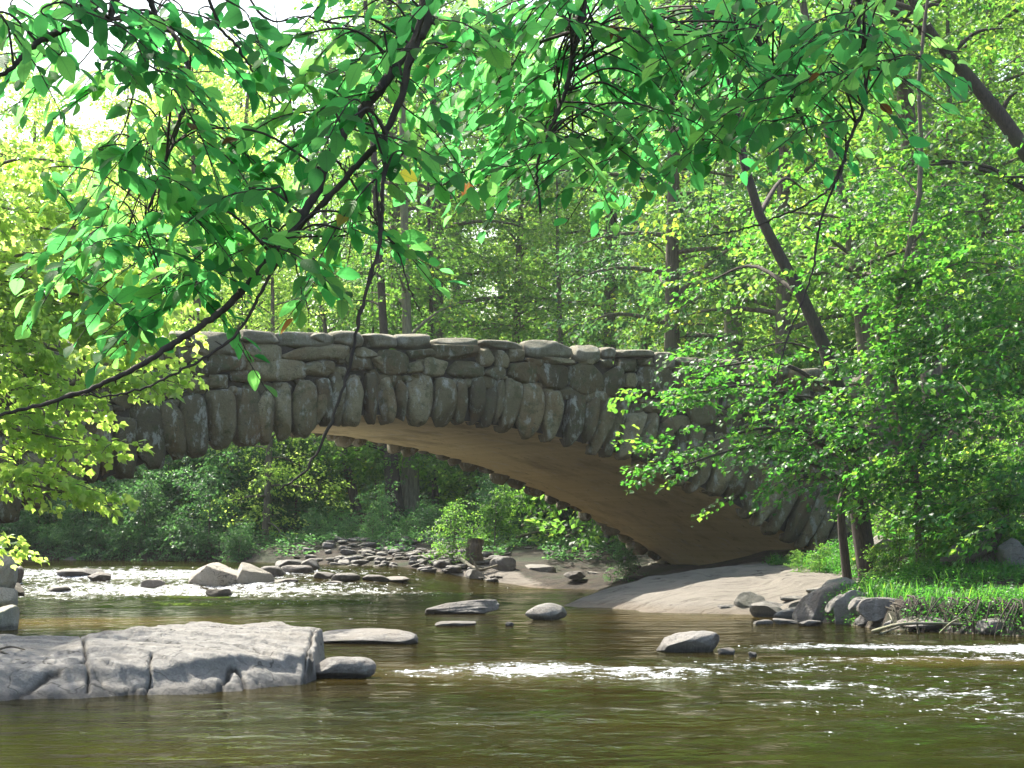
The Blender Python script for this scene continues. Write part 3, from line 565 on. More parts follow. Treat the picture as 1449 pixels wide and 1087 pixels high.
rock(1065, 930, 13, 8, 'tiny dark stone alone on the smooth water right of wedge rock', seed=29, m='darkrock', N=8)
# mid creek boulders under the left of the arch
rock(296, 828, 112, 52, 'tall pale boulder leaning to a point amid the white rapids', dep=.6, seed=58, p=1.5, tilt=-6, sink=1.1, base=.15, chop=9, m='pale')
rock(350, 828, 74, 34, 'grey boulder with dark side, leaning against the tall pale boulder', dep=.7, seed=52, p=1.9, tilt=6, sink=.9, base=.15, chop=6, m='pale')
rock(112, 815, 66, 10, 'flat black rock washed over by the rapids', dep=.6, m='darkrock', seed=34, base=.35)
rock(138, 820, 34, 12, 'rounded black stone at right end of the flat black rock', dep=.7, m='darkrock', seed=35, base=.35)
rock(80, 835, 36, 6, 'thin dark stone lowest among the rocks in the rapids', dep=.6, m='darkrock', seed=36, base=.1)
rock(215, 832, 34, 12, 'small brown stone in rapids left of the tall pale boulder', dep=.6, m='darkrock', seed=37, base=.1)
rock(312, 843, 46, 11, 'small buff stone in front of tall pale boulder, at foot of rapids', dep=.5, seed=38, base=.02)
rock(18, 828, 30, 28, 'dark boulder at the edge of the rapids near the bridge foot', dep=.8, m='darkrock', seed=39, base=.1)
rock(12, 845, 42, 20, 'round brown boulder below the dark one near the bridge foot', dep=.8, m='rubble', seed=40, base=.02)
rock(2, 892, 50, 36, 'lowest buff boulder in golden shallows below the left end of the bridge', dep=.9, seed=41, m='pale', p=2.6)
rock(-6, 862, 52, 40, 'buff boulder resting on the lowest one beside the golden shallows', dep=.9, seed=42, m='pale', p=2.4, Y=42)
rock(-2, 828, 44, 44, 'topmost buff boulder of the pile below the left bridge end', dep=.9, seed=43, m='pale', p=2.4, Y=42.3)
for k, (px, py, w, h) in enumerate([(385, 815, 40, 14), (420, 812, 50, 12), (455, 818, 36, 10), (400, 826, 44, 8), (440, 806, 30, 16), (410, 803, 44, 14), (490, 820, 46, 9), (530, 822, 40, 9), (470, 828, 30, 7), (560, 824, 44, 8)]):
    rock(px, py, w, h, 'dark wet stone at the creek edge right of the boulders in the rapids', dep=.7, m='darkrock', seed=50 + k, base=.25, group='dark wet stones at the creek edge', N=8)
# right shore rocks
rock(1062, 860, 46, 22, 'rounded brown boulder alone at the edge of sandbar', dep=.8, m='rubble', seed=61, p=2.2, chop=2, base=.02)
rock(1092, 874, 58, 22, 'dark brown broken stone leaning on others where sandbar meets water', dep=.7, m='darkrock', seed=62, p=2.4, tilt=12)
rock(1124, 878, 58, 18, 'flat grey stone at waterline between brown broken stone and leaning slabs', dep=.7, seed=63, tilt=-10)
rock(1168, 878, 92, 44, 'long dark slab leaning uphill at the corner of the sandbar', dep=.35, m='darkrock', seed=64, tilt=-28, p=3.5, chop=2)
rock(1206, 880, 62, 40, 'pale grey smooth slab leaning beside the long dark one', dep=.4, seed=65, tilt=-32, p=2.8, chop=2)
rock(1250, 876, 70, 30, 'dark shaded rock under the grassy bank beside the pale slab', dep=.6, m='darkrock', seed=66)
rock(1190, 835, 60, 16, 'grey stone in the grass above the leaning slabs', dep=.7, seed=67, Y=40.8, tilt=-10)
rock(1030, 862, 44, 6, 'thin flat dark stone on wet sand beside the rounded brown boulder', dep=.6, m='darkrock', seed=68)
rock(1362, 790, 34, 20, 'squat grey block in the bank plants under the fallen branch', dep=.7, Y=41, seed=69)
rock(1402, 792, 40, 34, 'upright grey block between the fallen branch and the largest bank block', dep=.7, Y=40.5, seed=70)
rock(1440, 800, 52, 40, 'largest pale grey block high on the bank', dep=.8, Y=40, seed=71, tilt=12)
rock(1250, 776, 44, 20, 'brown stone at the foot of the twin saplings', dep=.7, Y=44.5, m='rubble', seed=72)
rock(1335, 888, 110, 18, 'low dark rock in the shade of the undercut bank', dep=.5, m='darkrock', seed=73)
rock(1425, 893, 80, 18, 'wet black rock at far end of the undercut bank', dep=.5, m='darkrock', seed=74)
rg_ = np.random.default_rng(71)
for k, (px, py, w, h, tl) in enumerate([(1100, 862, 40, 10, 8), (1136, 862, 46, 14, -20), (1150, 872, 40, 20, -35), (1176, 852, 52, 16, -18), (1112, 884, 36, 8, 5), (1080, 884, 30, 7, 0), (1146, 886, 34, 9, -8), (1190, 862, 44, 18, -30), (1222, 866, 40, 22, -25), (1230, 884, 36, 16, 10), (1166, 838, 50, 8, -4), (1125, 850, 40, 7, 4)]):
    rock(px, py, w, h, 'broken slab of stone in the jumble at the corner of the sandbar', dep=.6, m='darkrock' if k % 3 == 0 else 'rock', seed=160 + k, tilt=tl, p=4, base=.03, group='broken slabs at the corner of the sandbar', N=12)
for k, px in enumerate([1262, 1284, 1300, 1322, 1350, 1372, 1390, 1412, 1436]):
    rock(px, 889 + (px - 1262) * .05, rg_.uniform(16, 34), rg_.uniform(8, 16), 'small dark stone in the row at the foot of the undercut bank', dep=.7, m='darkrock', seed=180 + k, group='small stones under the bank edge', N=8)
mb = MB()
for k in range(70):
    x = rg_.uniform(6.55, 9.2); y = np.interp(x, [6.6, 8.6, 9.4], [37.2, 34.8, 33.5]) + rg_.uniform(.05, .35); z = gz(x, y + .25) + .05
    dx = rg_.normal() * .25; tube(mb, lin([(x, y + .25, z + .03), (x + dx * .3, y, z), (x + dx, y - .12, z * .45), (x + dx * 1.3, y - .16, -.02)], 7), rg_.uniform(.006, .022) * np.linspace(1, .4, 7), 5, .5, .1, k)
tag(mb.obj('exposed_roots', M['bark_dark']), 'thin dark roots hanging down the undercut face of the right bank', 'roots')
# far shore: layered flat stones, each a thing
rng = np.random.default_rng(12); proto = []
for k in range(7):
    mb = MB(); stone(mb, (0, 0, 0), np.eye(3), (1, .7, .22 + .12 * (k % 3)), 1500 + k, p=3.5, rough=.08, N=8, chop=3)
    proto.append(mb.mesh('flat_stone', M['darkrock' if k % 3 else 'rubble']))
def flat(x, y, z, s, k, label, group):
    o = bpy.data.objects.new('flat_stone', proto[k % 7]); COL.objects.link(o); o.location = (x, y, z); o.scale = (s, s, s)
    o.rotation_euler = (rng.normal() * .12, rng.normal() * .12, rng.uniform(0, 6.28)); tag(o, label, 'stone', group)
n = 0
for k in range(1400):
    px = rng.uniform(395, 705); py = rng.uniform(752, 834)
    if py < 800 - (px - 400) * .25 and px < 520: continue
    if px > 630 and py < 790: continue
    Y = 62.5 + (834 - py) * .13 + (px < 520) * 1.0; P = at(px, py, Y); s = rng.uniform(.10, .28) if py > 800 else rng.uniform(.08, .24)
    z = max(gz(P[0], P[1]), .0) + .05
    P = at(px, py, Y); flat(P[0], P[1], z, s, k, 'loose flat stone in the stony bank seen under the arch', 'flat stones of the bank under the arch'); n += 1
    if n >= 270: break
n = 0
for k in range(300):
    px = rng.uniform(600, 1000); py = rng.uniform(796, 836)
    Y = np.interp(py, [796, 836], [70, 61]); P = at(px, py, Y)
    if shore(np.array([P[0]]), np.array([P[1]]))[0] < -.1: continue
    flat(P[0], P[1], gz(P[0], P[1]) + .01, rng.uniform(.05, .22) * (1 if k % 6 else 1.8), k, 'stone scattered on the sand beyond the bridge', 'stones on the sand beyond the bridge'); n += 1
    if n > 45: break
rock(760, 817, 54, 22, 'jagged grey rock lying on the sand seen through the arch', dep=.8, Y=64, seed=81, tilt=-14)
rock(712, 812, 40, 24, 'dark upright stone by the stump on the far shore', dep=.7, Y=63.5, m='darkrock', seed=82)
rock(672, 822, 34, 16, 'small buff stone at waterline below the yellow bush', dep=.7, Y=62.5, m='rubble', seed=83)
rock(812, 818, 34, 10, 'pale round stone on wet sand near the water beyond bridge', dep=.7, Y=61.5, seed=84)

# ------------------------------------------------------------------ foliage
FAR = (np.array([(0, 0, 0), (.40, .45, .10), (0, 1, -.05), (-.40, .45, .10)]), np.array([(0, 1, 2, 3)]))
MID = (np.array([(0, 0, 0), (.34, .18, .08), (.46, .55, .09), (.16, .74, .03), (0, 1.05, -.10), (-.16, .74, .03), (-.46, .55, .09), (-.34, .18, .08), (0, .5, 0)]),
       np.array([(0, 1, 2, 8), (8, 2, 3, 4), (8, 4, 5, 6), (0, 8, 6, 7)]))
def near_t():
    y = np.array([0, .12, .3, .52, .74, .9, 1.0]); w = np.array([0, .15, .25, .285, .22, .10, 0]); V = []; 
    for i in range(7): V.append((0, y[i], -.22 * y[i] ** 2))
    for s in (1, -1):
        for i in range(1, 6): V.append((s * w[i], y[i] + (.025 if i % 2 else -.015), -.22 * y[i] ** 2 + .28 * w[i]))
    F = []
    for s, b in ((1, 7), (-1, 12)):
        for i in range(1, 5):
            q = (i, b + i - 1, b + i, i + 1); F.append(q if s > 0 else q[::-1])
    T3 = [(0, 7, 1), (0, 1, 12), (5, 11, 6), (5, 6, 16)]
    return np.array(V), np.array(F), np.array(T3)
NV, NF, NT = near_t()
def norm(a): return a / (np.linalg.norm(a, axis=-1, keepdims=True) + 1e-9)
def leaves(mb, C, A, Nn, Sz, tone, T=FAR):
    A = norm(A); Sd = norm(np.cross(A, Nn)); Nn = np.cross(Sd, A); t = T[0]; k = len(t)
    V = C[:, None] + Sz[:, None, None] * (t[None, :, 0:1] * Sd[:, None] + t[None, :, 1:2] * A[:, None] + t[None, :, 2:3] * Nn[:, None])
    F = (T[1][None] + (np.arange(len(C)) * k)[:, None, None]).reshape(-1, T[1].shape[1])
    mb.add(V.reshape(-1, 3), F, np.repeat(tone, k)); return k
def spray_proto(rng, n, width=.42, droop=.25, zj=.05, nj=.45):
    t = rng.uniform(.05, 1, n); sg = rng.choice([-1, 1], n); x = sg * rng.uniform(.02, 1, n) * width * np.sin(np.clip(t, 0, 1) * pi * .85 + .2)
    P = np.stack([x, t, -droop * t * t + rng.normal(size=n) * zj], 1)
    A = np.stack([sg * rng.uniform(.2, 1, n), rng.uniform(.3, 1, n), rng.uniform(-.9, .1, n)], 1)
    Nn = np.stack([rng.normal(size=n) * nj, rng.normal(size=n) * nj, np.ones(n)], 1); return P, A, Nn
def rot(yaw, pitch, roll):
    cy_, sy = np.cos(yaw), np.sin(yaw); cp, sp_ = np.cos(pitch), np.sin(pitch); cr, sr = np.cos(roll), np.sin(roll); z = np.zeros_like(yaw); o = np.ones_like(yaw)
    Rz = np.stack([cy_, -sy, z, sy, cy_, z, z, z, o], -1).reshape(-1, 3, 3); Rx = np.stack([o, z, z, z, cp, -sp_, z, sp_, cp], -1).reshape(-1, 3, 3)
    Ry = np.stack([cr, z, sr, z, o, z, -sr, z, cr], -1).reshape(-1, 3, 3); return Rz @ Rx @ Ry
def sprays(mb, rng, Og, yaw, pitch, L, nl, size, T=FAR, tone0=.45, tonev=.2, **kw):
    """a flat spray of leaves from each origin"""
    m = len(Og); PR = [spray_proto(rng, nl, **kw) for _ in range(8)]; which = rng.integers(0, 8, m)
    R = rot(yaw, pitch, rng.normal(size=m) * .3); ct = tone0 + rng.normal(size=m) * .12
    for q in range(8):
        s = np.where(which == q)[0]
        if not len(s): continue
        P, A, Nn = PR[q]
        C = np.einsum('mij,nj->mni', R[s], P) * L[s][:, None, None] + Og[s][:, None]
        A2 = np.einsum('mij,nj->mni', R[s], A); N2 = np.einsum('mij,nj->mni', R[s], Nn); cnt = len(s) * nl
        A2 = A2 + rng.normal(size=A2.shape) * .25; N2 = N2 + rng.normal(size=N2.shape) * .25
        leaves(mb, C.reshape(-1, 3), A2.reshape(-1, 3), norm(N2.reshape(-1, 3)), size * rng.uniform(.6, 1.25, cnt), np.clip(np.repeat(ct[s], nl) + rng.normal(size=cnt) * tonev, 0, 1), T)
def gen_tree(seed, H, R, cs, tr, n_limb=26, lean=(0, 0), nl=26, per=5, leaf=.15, path=None, T=FAR, profile=None, spr=(.9, 1.7), step=1.0, bias=None, tone0=.45, bend=.4, curve=1.0):
    """trunk + limbs (wood) and sprays of leaves on the limbs (crown), at the origin"""
    rng = np.random.default_rng(seed); wood = MB(); crown = MB(); ts = np.linspace(0, 1, 14)
    if path is None:
        path = np.stack([lean[0] * ts + bend * np.sin(ts * 3 + seed) * ts, lean[1] * ts + bend * np.cos(ts * 2.4 + seed * 2) * ts, H * ts], 1)
    else: path = lin(path, 14)
    rr = tr * (1 - ts) ** .7 * .93 + tr * .07; rr[0] *= 1.35; tube(wood, path, rr, 10, .5, .05, seed)
    Og = []; Yw = []; Pt = []
    for i in range(n_limb):
        t = cs + (1 - cs) * (i + rng.uniform(0, .8)) / n_limb; t = min(t, .99); base = np.array([np.interp(t, ts, path[:, q]) for q in range(3)])
        q = (t - cs) / (1 - cs); pr = (sin(pi * min(1, q * .8 + .22)) ** .7) if profile is None else profile(q)
        L = R * pr * rng.uniform(.55, 1.12); az = i * 2.4 + rng.normal() * .4
        if bias is not None and rng.random() < .6: az = bias + rng.normal() * .7
        el = .15 + .75 * q + rng.normal() * .15
        d = np.array([cos(az) * cos(el), sin(az) * cos(el), sin(el)]); tt = np.linspace(0, 1, 7)[:, None]
        lp = base + d * L * tt + np.array([0, 0, -1.0]) * L * .28 * curve * tt ** 2 + rng.normal(size=3) * .05 * L * np.sin(tt * 3)
        tube(wood, lp, np.interp(t, ts, rr) * .42 * (1 - tt[:, 0] * .85), 5, .5)
        for s in np.arange(.22, 1.001, step / max(L, step)):
            p = np.array([np.interp(s, tt[:, 0], lp[:, c]) for c in range(3)])
            for _ in range(per):
                Og.append(p + rng.normal(size=3) * .28); Yw.append(az - pi / 2 + rng.normal() * 1.1); Pt.append(rng.normal() * .35 - .12)
    Og = np.array(Og); sprays(crown, rng, Og, np.array(Yw), np.array(Pt), rng.uniform(*spr, len(Og)), nl, leaf, T, tone0)
    return wood, crown, path
def place(name, wm, cm, loc, rz=0, sc=1, label=None, cat='tree', group=None, wn='trunk', cn='crown'):
    r = empty(name, loc); r.rotation_euler = (0, 0, rz); r.scale = (sc, sc, sc)
    for nm, me in ((wn, wm), (cn, cm)):
        o = bpy.data.objects.new(nm, me); COL.objects.link(o); o.parent = r
    tag(r, label, cat, group); return r
# wood beyond the bridge -------------------------------------------------
TV = []
for k, (H, R, cs, tr, lf) in enumerate([(24, 4.6, .12, .30, .17), (27, 5.2, .14, .34, .18), (20, 4.2, .06, .24, .16), (25, 4.8, .2, .30, .17), (22, 5.0, .18, .27, .19), (17, 3.6, .06, .18, .15)]):
    w, c, _ = gen_tree(20 + k, H, R, cs, tr, n_limb=34, nl=26, per=5, leaf=lf, tone0=.42 + .03 * k)
    cm_ = c.mesh('crown', M['leaf'] if k != 3 else M['leaf_blue'], False); lm_ = cm_
    if k in (2, 4, 5): lm_ = cm_.copy(); lm_.materials[0] = M['leaf_lime']; lm_.name = 'crown'  # same crown in the brighter leaves, for the sun-glow side
    TV.append((w.mesh('trunk', M['bark']), cm_, H, lm_))
rng = np.random.default_rng(31); pts = []
def free(x, y, r=0):
    if shore(np.array([x]), np.array([y]))[0] < 1.0 + r: return False
    s = (np.array([x, y, 0]) - BC) @ -BN; uu = (np.array([x, y, 0]) - BC) @ BE
    return not (-1.5 < s < BWID + 1.8)
tries = 0
while len(pts) < 120 and tries < 6000:
    tries += 1; y = rng.uniform(66, 150); x = rng.uniform(-.36 * y, .42 * y)
    if not free(x, y, 1): continue
    if any((x - a) ** 2 + (y - b) ** 2 < (3.6 if y < 95 else 4.8) ** 2 for a, b in pts): continue
    if y < 84 and -8.5 < x < 5: continue                      # the open floor seen through the arch
    pts.append((x, y))
for k, (x, y) in enumerate(pts):
    v = rng.integers(0, 6); sky_side = x < -.10 * y
    if sky_side: v = int(rng.choice([2, 4, 5]))
    sc = rng.uniform(.85, 1.2) * (.88 if sky_side else 1.0)
    grp = 'lower trees at the left behind the creek bend' if sky_side else ('nearer trees of the wood behind the bridge' if y < 100 else 'far trees of the wood behind the bridge')
    lab = 'bright leafy tree in the lower wood where the open sky shows' if sky_side else ('tall leafy tree close behind the bridge' if y < 100 else 'tall leafy tree deep in the wood behind the bridge')
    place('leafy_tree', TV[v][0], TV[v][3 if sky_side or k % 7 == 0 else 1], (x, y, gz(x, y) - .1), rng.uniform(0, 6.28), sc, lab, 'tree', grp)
# trees whose trunks one can pick out
def trunk_tree(name, pix, Y, wpx, label, H=None, R=3.4, cs=.45, seed=0, m='bark', lm='leaf', base=None, leaf=.16, n_limb=20, Y2=None, nl=26):
    """pix: points of the trunk's line in the photo from low to high; carried on straight to the ground and up"""
    n = len(pix); P = np.array([at(px, py, Y + (0 if Y2 is None else (Y2 - Y) * i / (n - 1))) for i, (px, py) in enumerate(pix)])
    d = P[0] - P[1]; d /= np.linalg.norm(d); B = P[0].copy(); k = 0
    while B[2] > gz(B[0], B[1]) and k < 400: B = B + d * .1; k += 1
    B[2] -= .15; tp_ = P[-1] + norm(P[-1] - P[-2]) * max(0, ((H or 20) - (P[-1][2] - B[2])))
    path = np.vstack([B, P if np.linalg.norm(P[0] - B) > .5 else P[1:], tp_]); tr = wpx * Y / FPX / 2 * 1.15
    w, c, _ = gen_tree(seed, H or 20, R, cs, tr, n_limb=n_limb, path=path - B, leaf=leaf, nl=nl)
    r = empty(name, B); a = w.obj('trunk', M[m]); b = c.obj('crown', M[lm], None, False)
    for o in (a, b): o.parent = r
    tag(r, label, 'tree'); return r
trunk_tree('leafy_tree', [(1038, 500), (1036, 420), (1033, 330)], 76, 30, 'thick straight grey brown trunk standing behind right half of the bridge', H=24, seed=61, m='bark_pale', cs=.5)
trunk_tree('leafy_tree', [(1228, 500), (1215, 400), (1192, 285)], 50.5, 30, 'brown trunk leaning a little left, behind the forked leaning tree', H=22, seed=62, cs=.5)
trunk_tree('leafy_tree', [(1330, 240), (1310, 150), (1285, 50)], 84, 27, 'pale slim trunk high against the bright gap in the leaves', H=30, seed=63, m='bark_pale', cs=.75, R=2.5)
trunk_tree('leafy_tree', [(965, 490), (966, 400)], 86, 15, 'thin dark trunk just left of the thick grey brown trunk', H=20, seed=64, cs=.45, R=2.6)
trunk_tree('leafy_tree', [(768, 400), (766, 330)], 98, 10, 'thin trunk rising behind middle of the bridge parapet', H=20, seed=65, cs=.6, R=2.5)
trunk_tree('leafy_tree', [(580, 722), (580, 650), (578, 560)], 79, 27, 'pale thick trunk seen through the arch beside a darker one', H=24, seed=66, m='bark_pale', cs=.5)
trunk_tree('leafy_tree', [(560, 722), (553, 650), (548, 560)], 78, 24, 'dark thick trunk seen through the arch, close left of the pale one', H=24, seed=67, m='bark_dark', cs=.5)
trunk_tree('leafy_tree', [(500, 700), (489, 650), (478, 580)], 80, 15, 'thin leaning brown trunk seen through the arch', H=20, seed=68, cs=.5, R=2.8)
trunk_tree('leafy_tree', [(616, 720), (615, 650), (610, 440)], 84, 10, 'slender dark trunk seen through the arch right of the pale trunk', H=20, seed=69, m='bark_dark', cs=.4, R=2.6)
trunk_tree('leafy_tree', [(450, 720), (446, 640)], 82, 8, 'sapling with slight trunk, leftmost of those seen through the arch', H=12, seed=70, cs=.3, R=2.2)
trunk_tree('leafy_tree', [(534, 720), (532, 640)], 83, 7, 'sapling with slight trunk between leaning trunk and dark thick trunk', H=12, seed=71, cs=.4, R=2.0)
# trees that lean over the creek and shade it
w, c, _ = gen_tree(201, 25, 10, .42, .34, n_limb=40, lean=(-3, -3), leaf=.15, nl=28, tone0=.5, bias=pi + .3)
place('leaning_tree', w.mesh('trunk', M['bark']), c.mesh('crown', M['leaf'], False), (12.6, 62.5, gz(12.6, 62.5) - .1), 0, 1, 'tall tree rooted behind the bridge end, long limbs reaching left over the creek')
w, c, _ = gen_tree(202, 22, 7.0, .5, .30, n_limb=30, lean=(-2, -3), leaf=.15, nl=28, tone0=.5, bias=pi + .5)
place('leaning_tree', w.mesh('trunk', M['bark']), c.mesh('crown', M['leaf'], False), (15.5, 60.5, gz(15.5, 60.5) - .1), 0, 1, 'tall tree on the slope behind right end of the bridge, with high crown')
for k, (x, y, v, sc) in enumerate([(-11.6, 33.0, 2, .75), (-10.4, 28.0, 5, .85), (-14.5, 36, 1, .7), (-14, 29, 0, .7)]):  # unseen trees added to keep the sun off the slab and water
    place('leafy_tree', TV[v][0], TV[v][1], (x, y, gz(x, y) - .1), k, sc, ['shade tree on the left bank level with the slab, nearest the water', 'shade tree on the left bank, nearest the camera', 'shade tree on the left bank beside the bridge end', 'shade tree set back from the left bank', 'shade tree on the left bank beyond the bridge'][k])
# understory bushes
BV = []
for k in range(4):
    w, c, _ = gen_tree(80 + k, 3.4, 2.1, .02, .05, n_limb=16, nl=24, per=4, leaf=.12 + .01 * k, spr=(.5, 1.0), step=.55, bend=.2, tone0=.4, profile=lambda q: 1 - .55 * q)
    BV.append((w.mesh('stem', M['bark']), c.mesh('foliage', M['leaf'] if k % 2 else M['leaf_blue'], False)))
rng = np.random.default_rng(8)
def bush(px, py, Y, sc, k, label, group=None):
    if label.startswith('green bush on the slope'): Y = max(Y, 80)
    P = at(px, py, Y); z = gz(P[0], P[1]); place('bush', BV[k % 4][0], BV[k % 4][1], (P[0], P[1], z - .05), rng.uniform(0, 6.28), sc, label, 'bush', group, 'stem', 'foliage')
shp = [(-9.6, 72.4), (-11.6, 73.6), (-13.6, 74.8), (-15.8, 75.8), (-18, 76.6), (-20.2, 77.4), (-22.4, 78.2), (-24.8, 79), (-27, 80)]
for k, (x, y) in enumerate(shp + shp[3:]):
    x += rng.normal() * .5; y += .2 + rng.uniform(0, .6) + (k > 8) * 1.2; place('bush', BV[k * 2 % 4][0], BV[k * 2 % 4][1], (x, y, gz(x, y) - .1), rng.uniform(0, 6.28), rng.uniform(.6, .95) + (k > 8) * .4, 'overhanging bush right at the edge of upstream water', 'bush', 'bushes right at the edge of the upstream water', 'stem', 'foliage')
for k in range(16): bush(-60 + k * 32 + rng.normal() * 6, 795, 77 + rng.uniform(0, 2.5) + (k < 9) * 3, rng.uniform(.9, 1.45), k * 2, 'dark bush hanging over the far edge of the upstream water', 'bushes over the far edge of the water')
for k in range(20): bush(rng.uniform(-80, 430) if k < 14 else rng.uniform(430, 700), 740, rng.uniform(84, 98), rng.uniform(.9, 1.5), k, 'green bush in the shaded understory seen below the arch', 'understory bushes below the arch')
for k in range(18): bush(rng.uniform(660, 1150), 730, rng.uniform(76, 94), rng.uniform(.8, 1.5), k, 'green bush on the slope behind the sand, seen under the arch', 'bushes on the slope behind the sand')
for k in range(60):
    px_ = rng.uniform(120, 1500); bush(px_, 600, rng.uniform(88, 98) if px_ < 800 else rng.uniform(66, 84), rng.uniform(1.1, 1.7), k, 'green bush close behind the bridge parapet', 'bushes behind the bridge parapet')
for k in range(16): bush(rng.uniform(700, 905), 745, rng.uniform(73, 78), rng.uniform(.5, .85), k * 2, 'dark shrub in the brush above the sand seen through the arch', 'dark shrubs above the sand')
for k in range(34):
    t_ = k / 33; x_ = -9 - 19 * t_ + rng.normal() * .4; y_ = np.interp(-x_, [7, 10, 16, 30], [68, 72, 75, 80]) + .15 + rng.uniform(0, .3); place('bush', BV[k % 2 * 2][0], BV[k % 2 * 2][1], (x_, y_, gz(x_, y_) - .25), rng.uniform(0, 6.28), rng.uniform(.3, .5), 'small shrub trailing in the upstream water at its far edge', 'bush', 'small shrubs trailing in the upstream water', 'stem', 'foliage')
for k in range(9): bush(rng.uniform(430, 640), 770, rng.uniform(69, 76), rng.uniform(.18, .4), k * 2, 'small plant growing among the flat stones of the bank', 'small plants among the flat stones')
bush(540, 770, 73, .55, 0, 'low dark bush on the stony bank at the foot of thick trunks')
bush(640, 795, 64.5, .5, 1, 'sunlit yellow green bush at the edge of the stony bank')
bush(700, 740, 70, .55, 3, 'light green bush behind sand just right of the stony bank')
bush(885, 782, 61, .30, 2, 'small green plant tucked at the foot of the far arch')
# right bank trees, in front of the bridge ---------------------------------
def custom_tree(name, seed, trunks, anchors, label, leafm, leaf, wood_m='bark', nl=24, tone0=.45, T=MID, spr=(.6, 1.2), per=6, dens=1.0, nj=.28):
    """trunks: list of (pix, Y, wpx); anchors: list of (px, py, Y, rx, rz, n, direction yaw) clumps of sprays reached by limbs from the trunks"""
    rng = np.random.default_rng(seed); wood = MB(); crown = MB(); TP = []
    for pix, Y, wpx in trunks:
        P = np.array([at(px, py, Y) for px, py in pix]); B = P[0].copy(); B[2] = gz(B[0], B[1]) - .15
        P = lin(np.vstack([B, P[1:]]) if P[0][2] - B[2] < 1.2 else np.vstack([B, P]), 16); tr = wpx * Y / FPX / 2
        tube(wood, P, tr * np.linspace(1.2, .10, 16) ** .8, 9, .5, .04, seed); TP.append((P, tr))
    root = TP[0][0][0]; Og = []; Yw = []; Pt = []
    for px, py, Y, rx, rz, n, yaw in anchors:
        C = at(px, py, Y); best = None
        for P, tr in TP:
            low = P[P[:, 2] < C[2] - .0]; low = P[2:5] if len(low) < 3 else low[2:] if len(low) > 4 else low
            dd = np.linalg.norm(low - C, axis=1) + (C[2] - low[:, 2]) * .2; j = dd.argmin()
            if best is None or dd[j] < best[0]: best = (dd[j], low[j], tr)
        st = best[1]; mid = (st + C) / 2 + np.array([0, 0, .14 * best[0]]); lp = lin([st, mid, C], 10)
        tube(wood, lp, best[2] * .34 * np.linspace(1, .22, 10), 5)
        for _ in range(int(n * dens)):
            s = rng.uniform(.45, 1.0) if rng.random() < .35 else 1.0
            p = np.array([np.interp(s, np.linspace(0, 1, 10), lp[:, c]) for c in range(3)]) + rng.normal(size=3) * np.array([rx, rx, rz]) * s
            Og.append(p); Yw.append(yaw + rng.normal() * .8); Pt.append(rng.normal() * .22 - .12)
    Og = np.array(Og); sprays(crown, rng, Og, np.array(Yw), np.array(Pt), rng.uniform(*spr, len(Og)), nl, leaf, T, tone0, nj=nj, zj=.03)
    # twigs inside the sprays
    sel = rng.random(len(Og)) < .5
    for p, yw, pt in zip(Og[sel], np.array(Yw)[sel], np.array(Pt)[sel]):
        d = np.array([-sin(yw) * cos(pt), cos(yw) * cos(pt), sin(pt)]); tube(wood, [p, p + d * .4, p + d * .8 + np.array([0, 0, -.08])], np.array([.012, .009, .004]), 3)
    r = empty(name, root)
    for o in (wood.obj('trunk', M[wood_m]), crown.obj('crown', M[leafm], None, False)):
        o.data.transform(Matrix.Translation(-Vector(root))); o.parent = r
    tag(r, label, 'tree'); return r
LFT = pi / 2          # sprays reaching to the left of the picture
custom_tree('maple_tree', 101, [([(1232, 776), (1216, 720), (1214, 690), (1200, 630), (1190, 560), (1150, 450), (1105, 365), (1062, 270), (1040, 150), (1010, 20), (990, -120)], 44.0, 26), ([(1200, 772), (1190, 725), (1197, 680), (1186, 630), (1190, 560), (1172, 480)], 44.8, 12)],
            [(960, 560, 43, .35, .12, 7, LFT), (990, 630, 42.5, .4, .12, 9, LFT), (945, 665, 42, .25, .08, 5, LFT), (1040, 560, 43, .5, .2, 12, LFT), (1010, 520, 43.5, .45, .16, 9, LFT), (1060, 620, 42.5, .5, .2, 12, LFT), (1120, 560, 43, .5, .25, 13, LFT), (1130, 640, 42, .5, .2, 13, LFT),
             (1180, 600, 42, .5, .3, 13, LFT), (1110, 690, 42, .35, .1, 6, LFT), (1190, 670, 42, .5, .2, 9, LFT), (1050, 500, 44.5, .5, .2, 8, LFT), (1250, 620, 42, .5, .3, 12, LFT), (1250, 560, 43, .5, .3, 10, LFT), (1000, 400, 47, .6, .3, 6, LFT), (1060, 310, 47, .8, .4, 7, LFT), (1140, 270, 47, .8, .3, 6, LFT)],
            'twin stemmed maple on the right bank with sprays hanging before the bridge end', 'leaf_right', .11, wood_m='bark_dark', nl=30, dens=1.3)
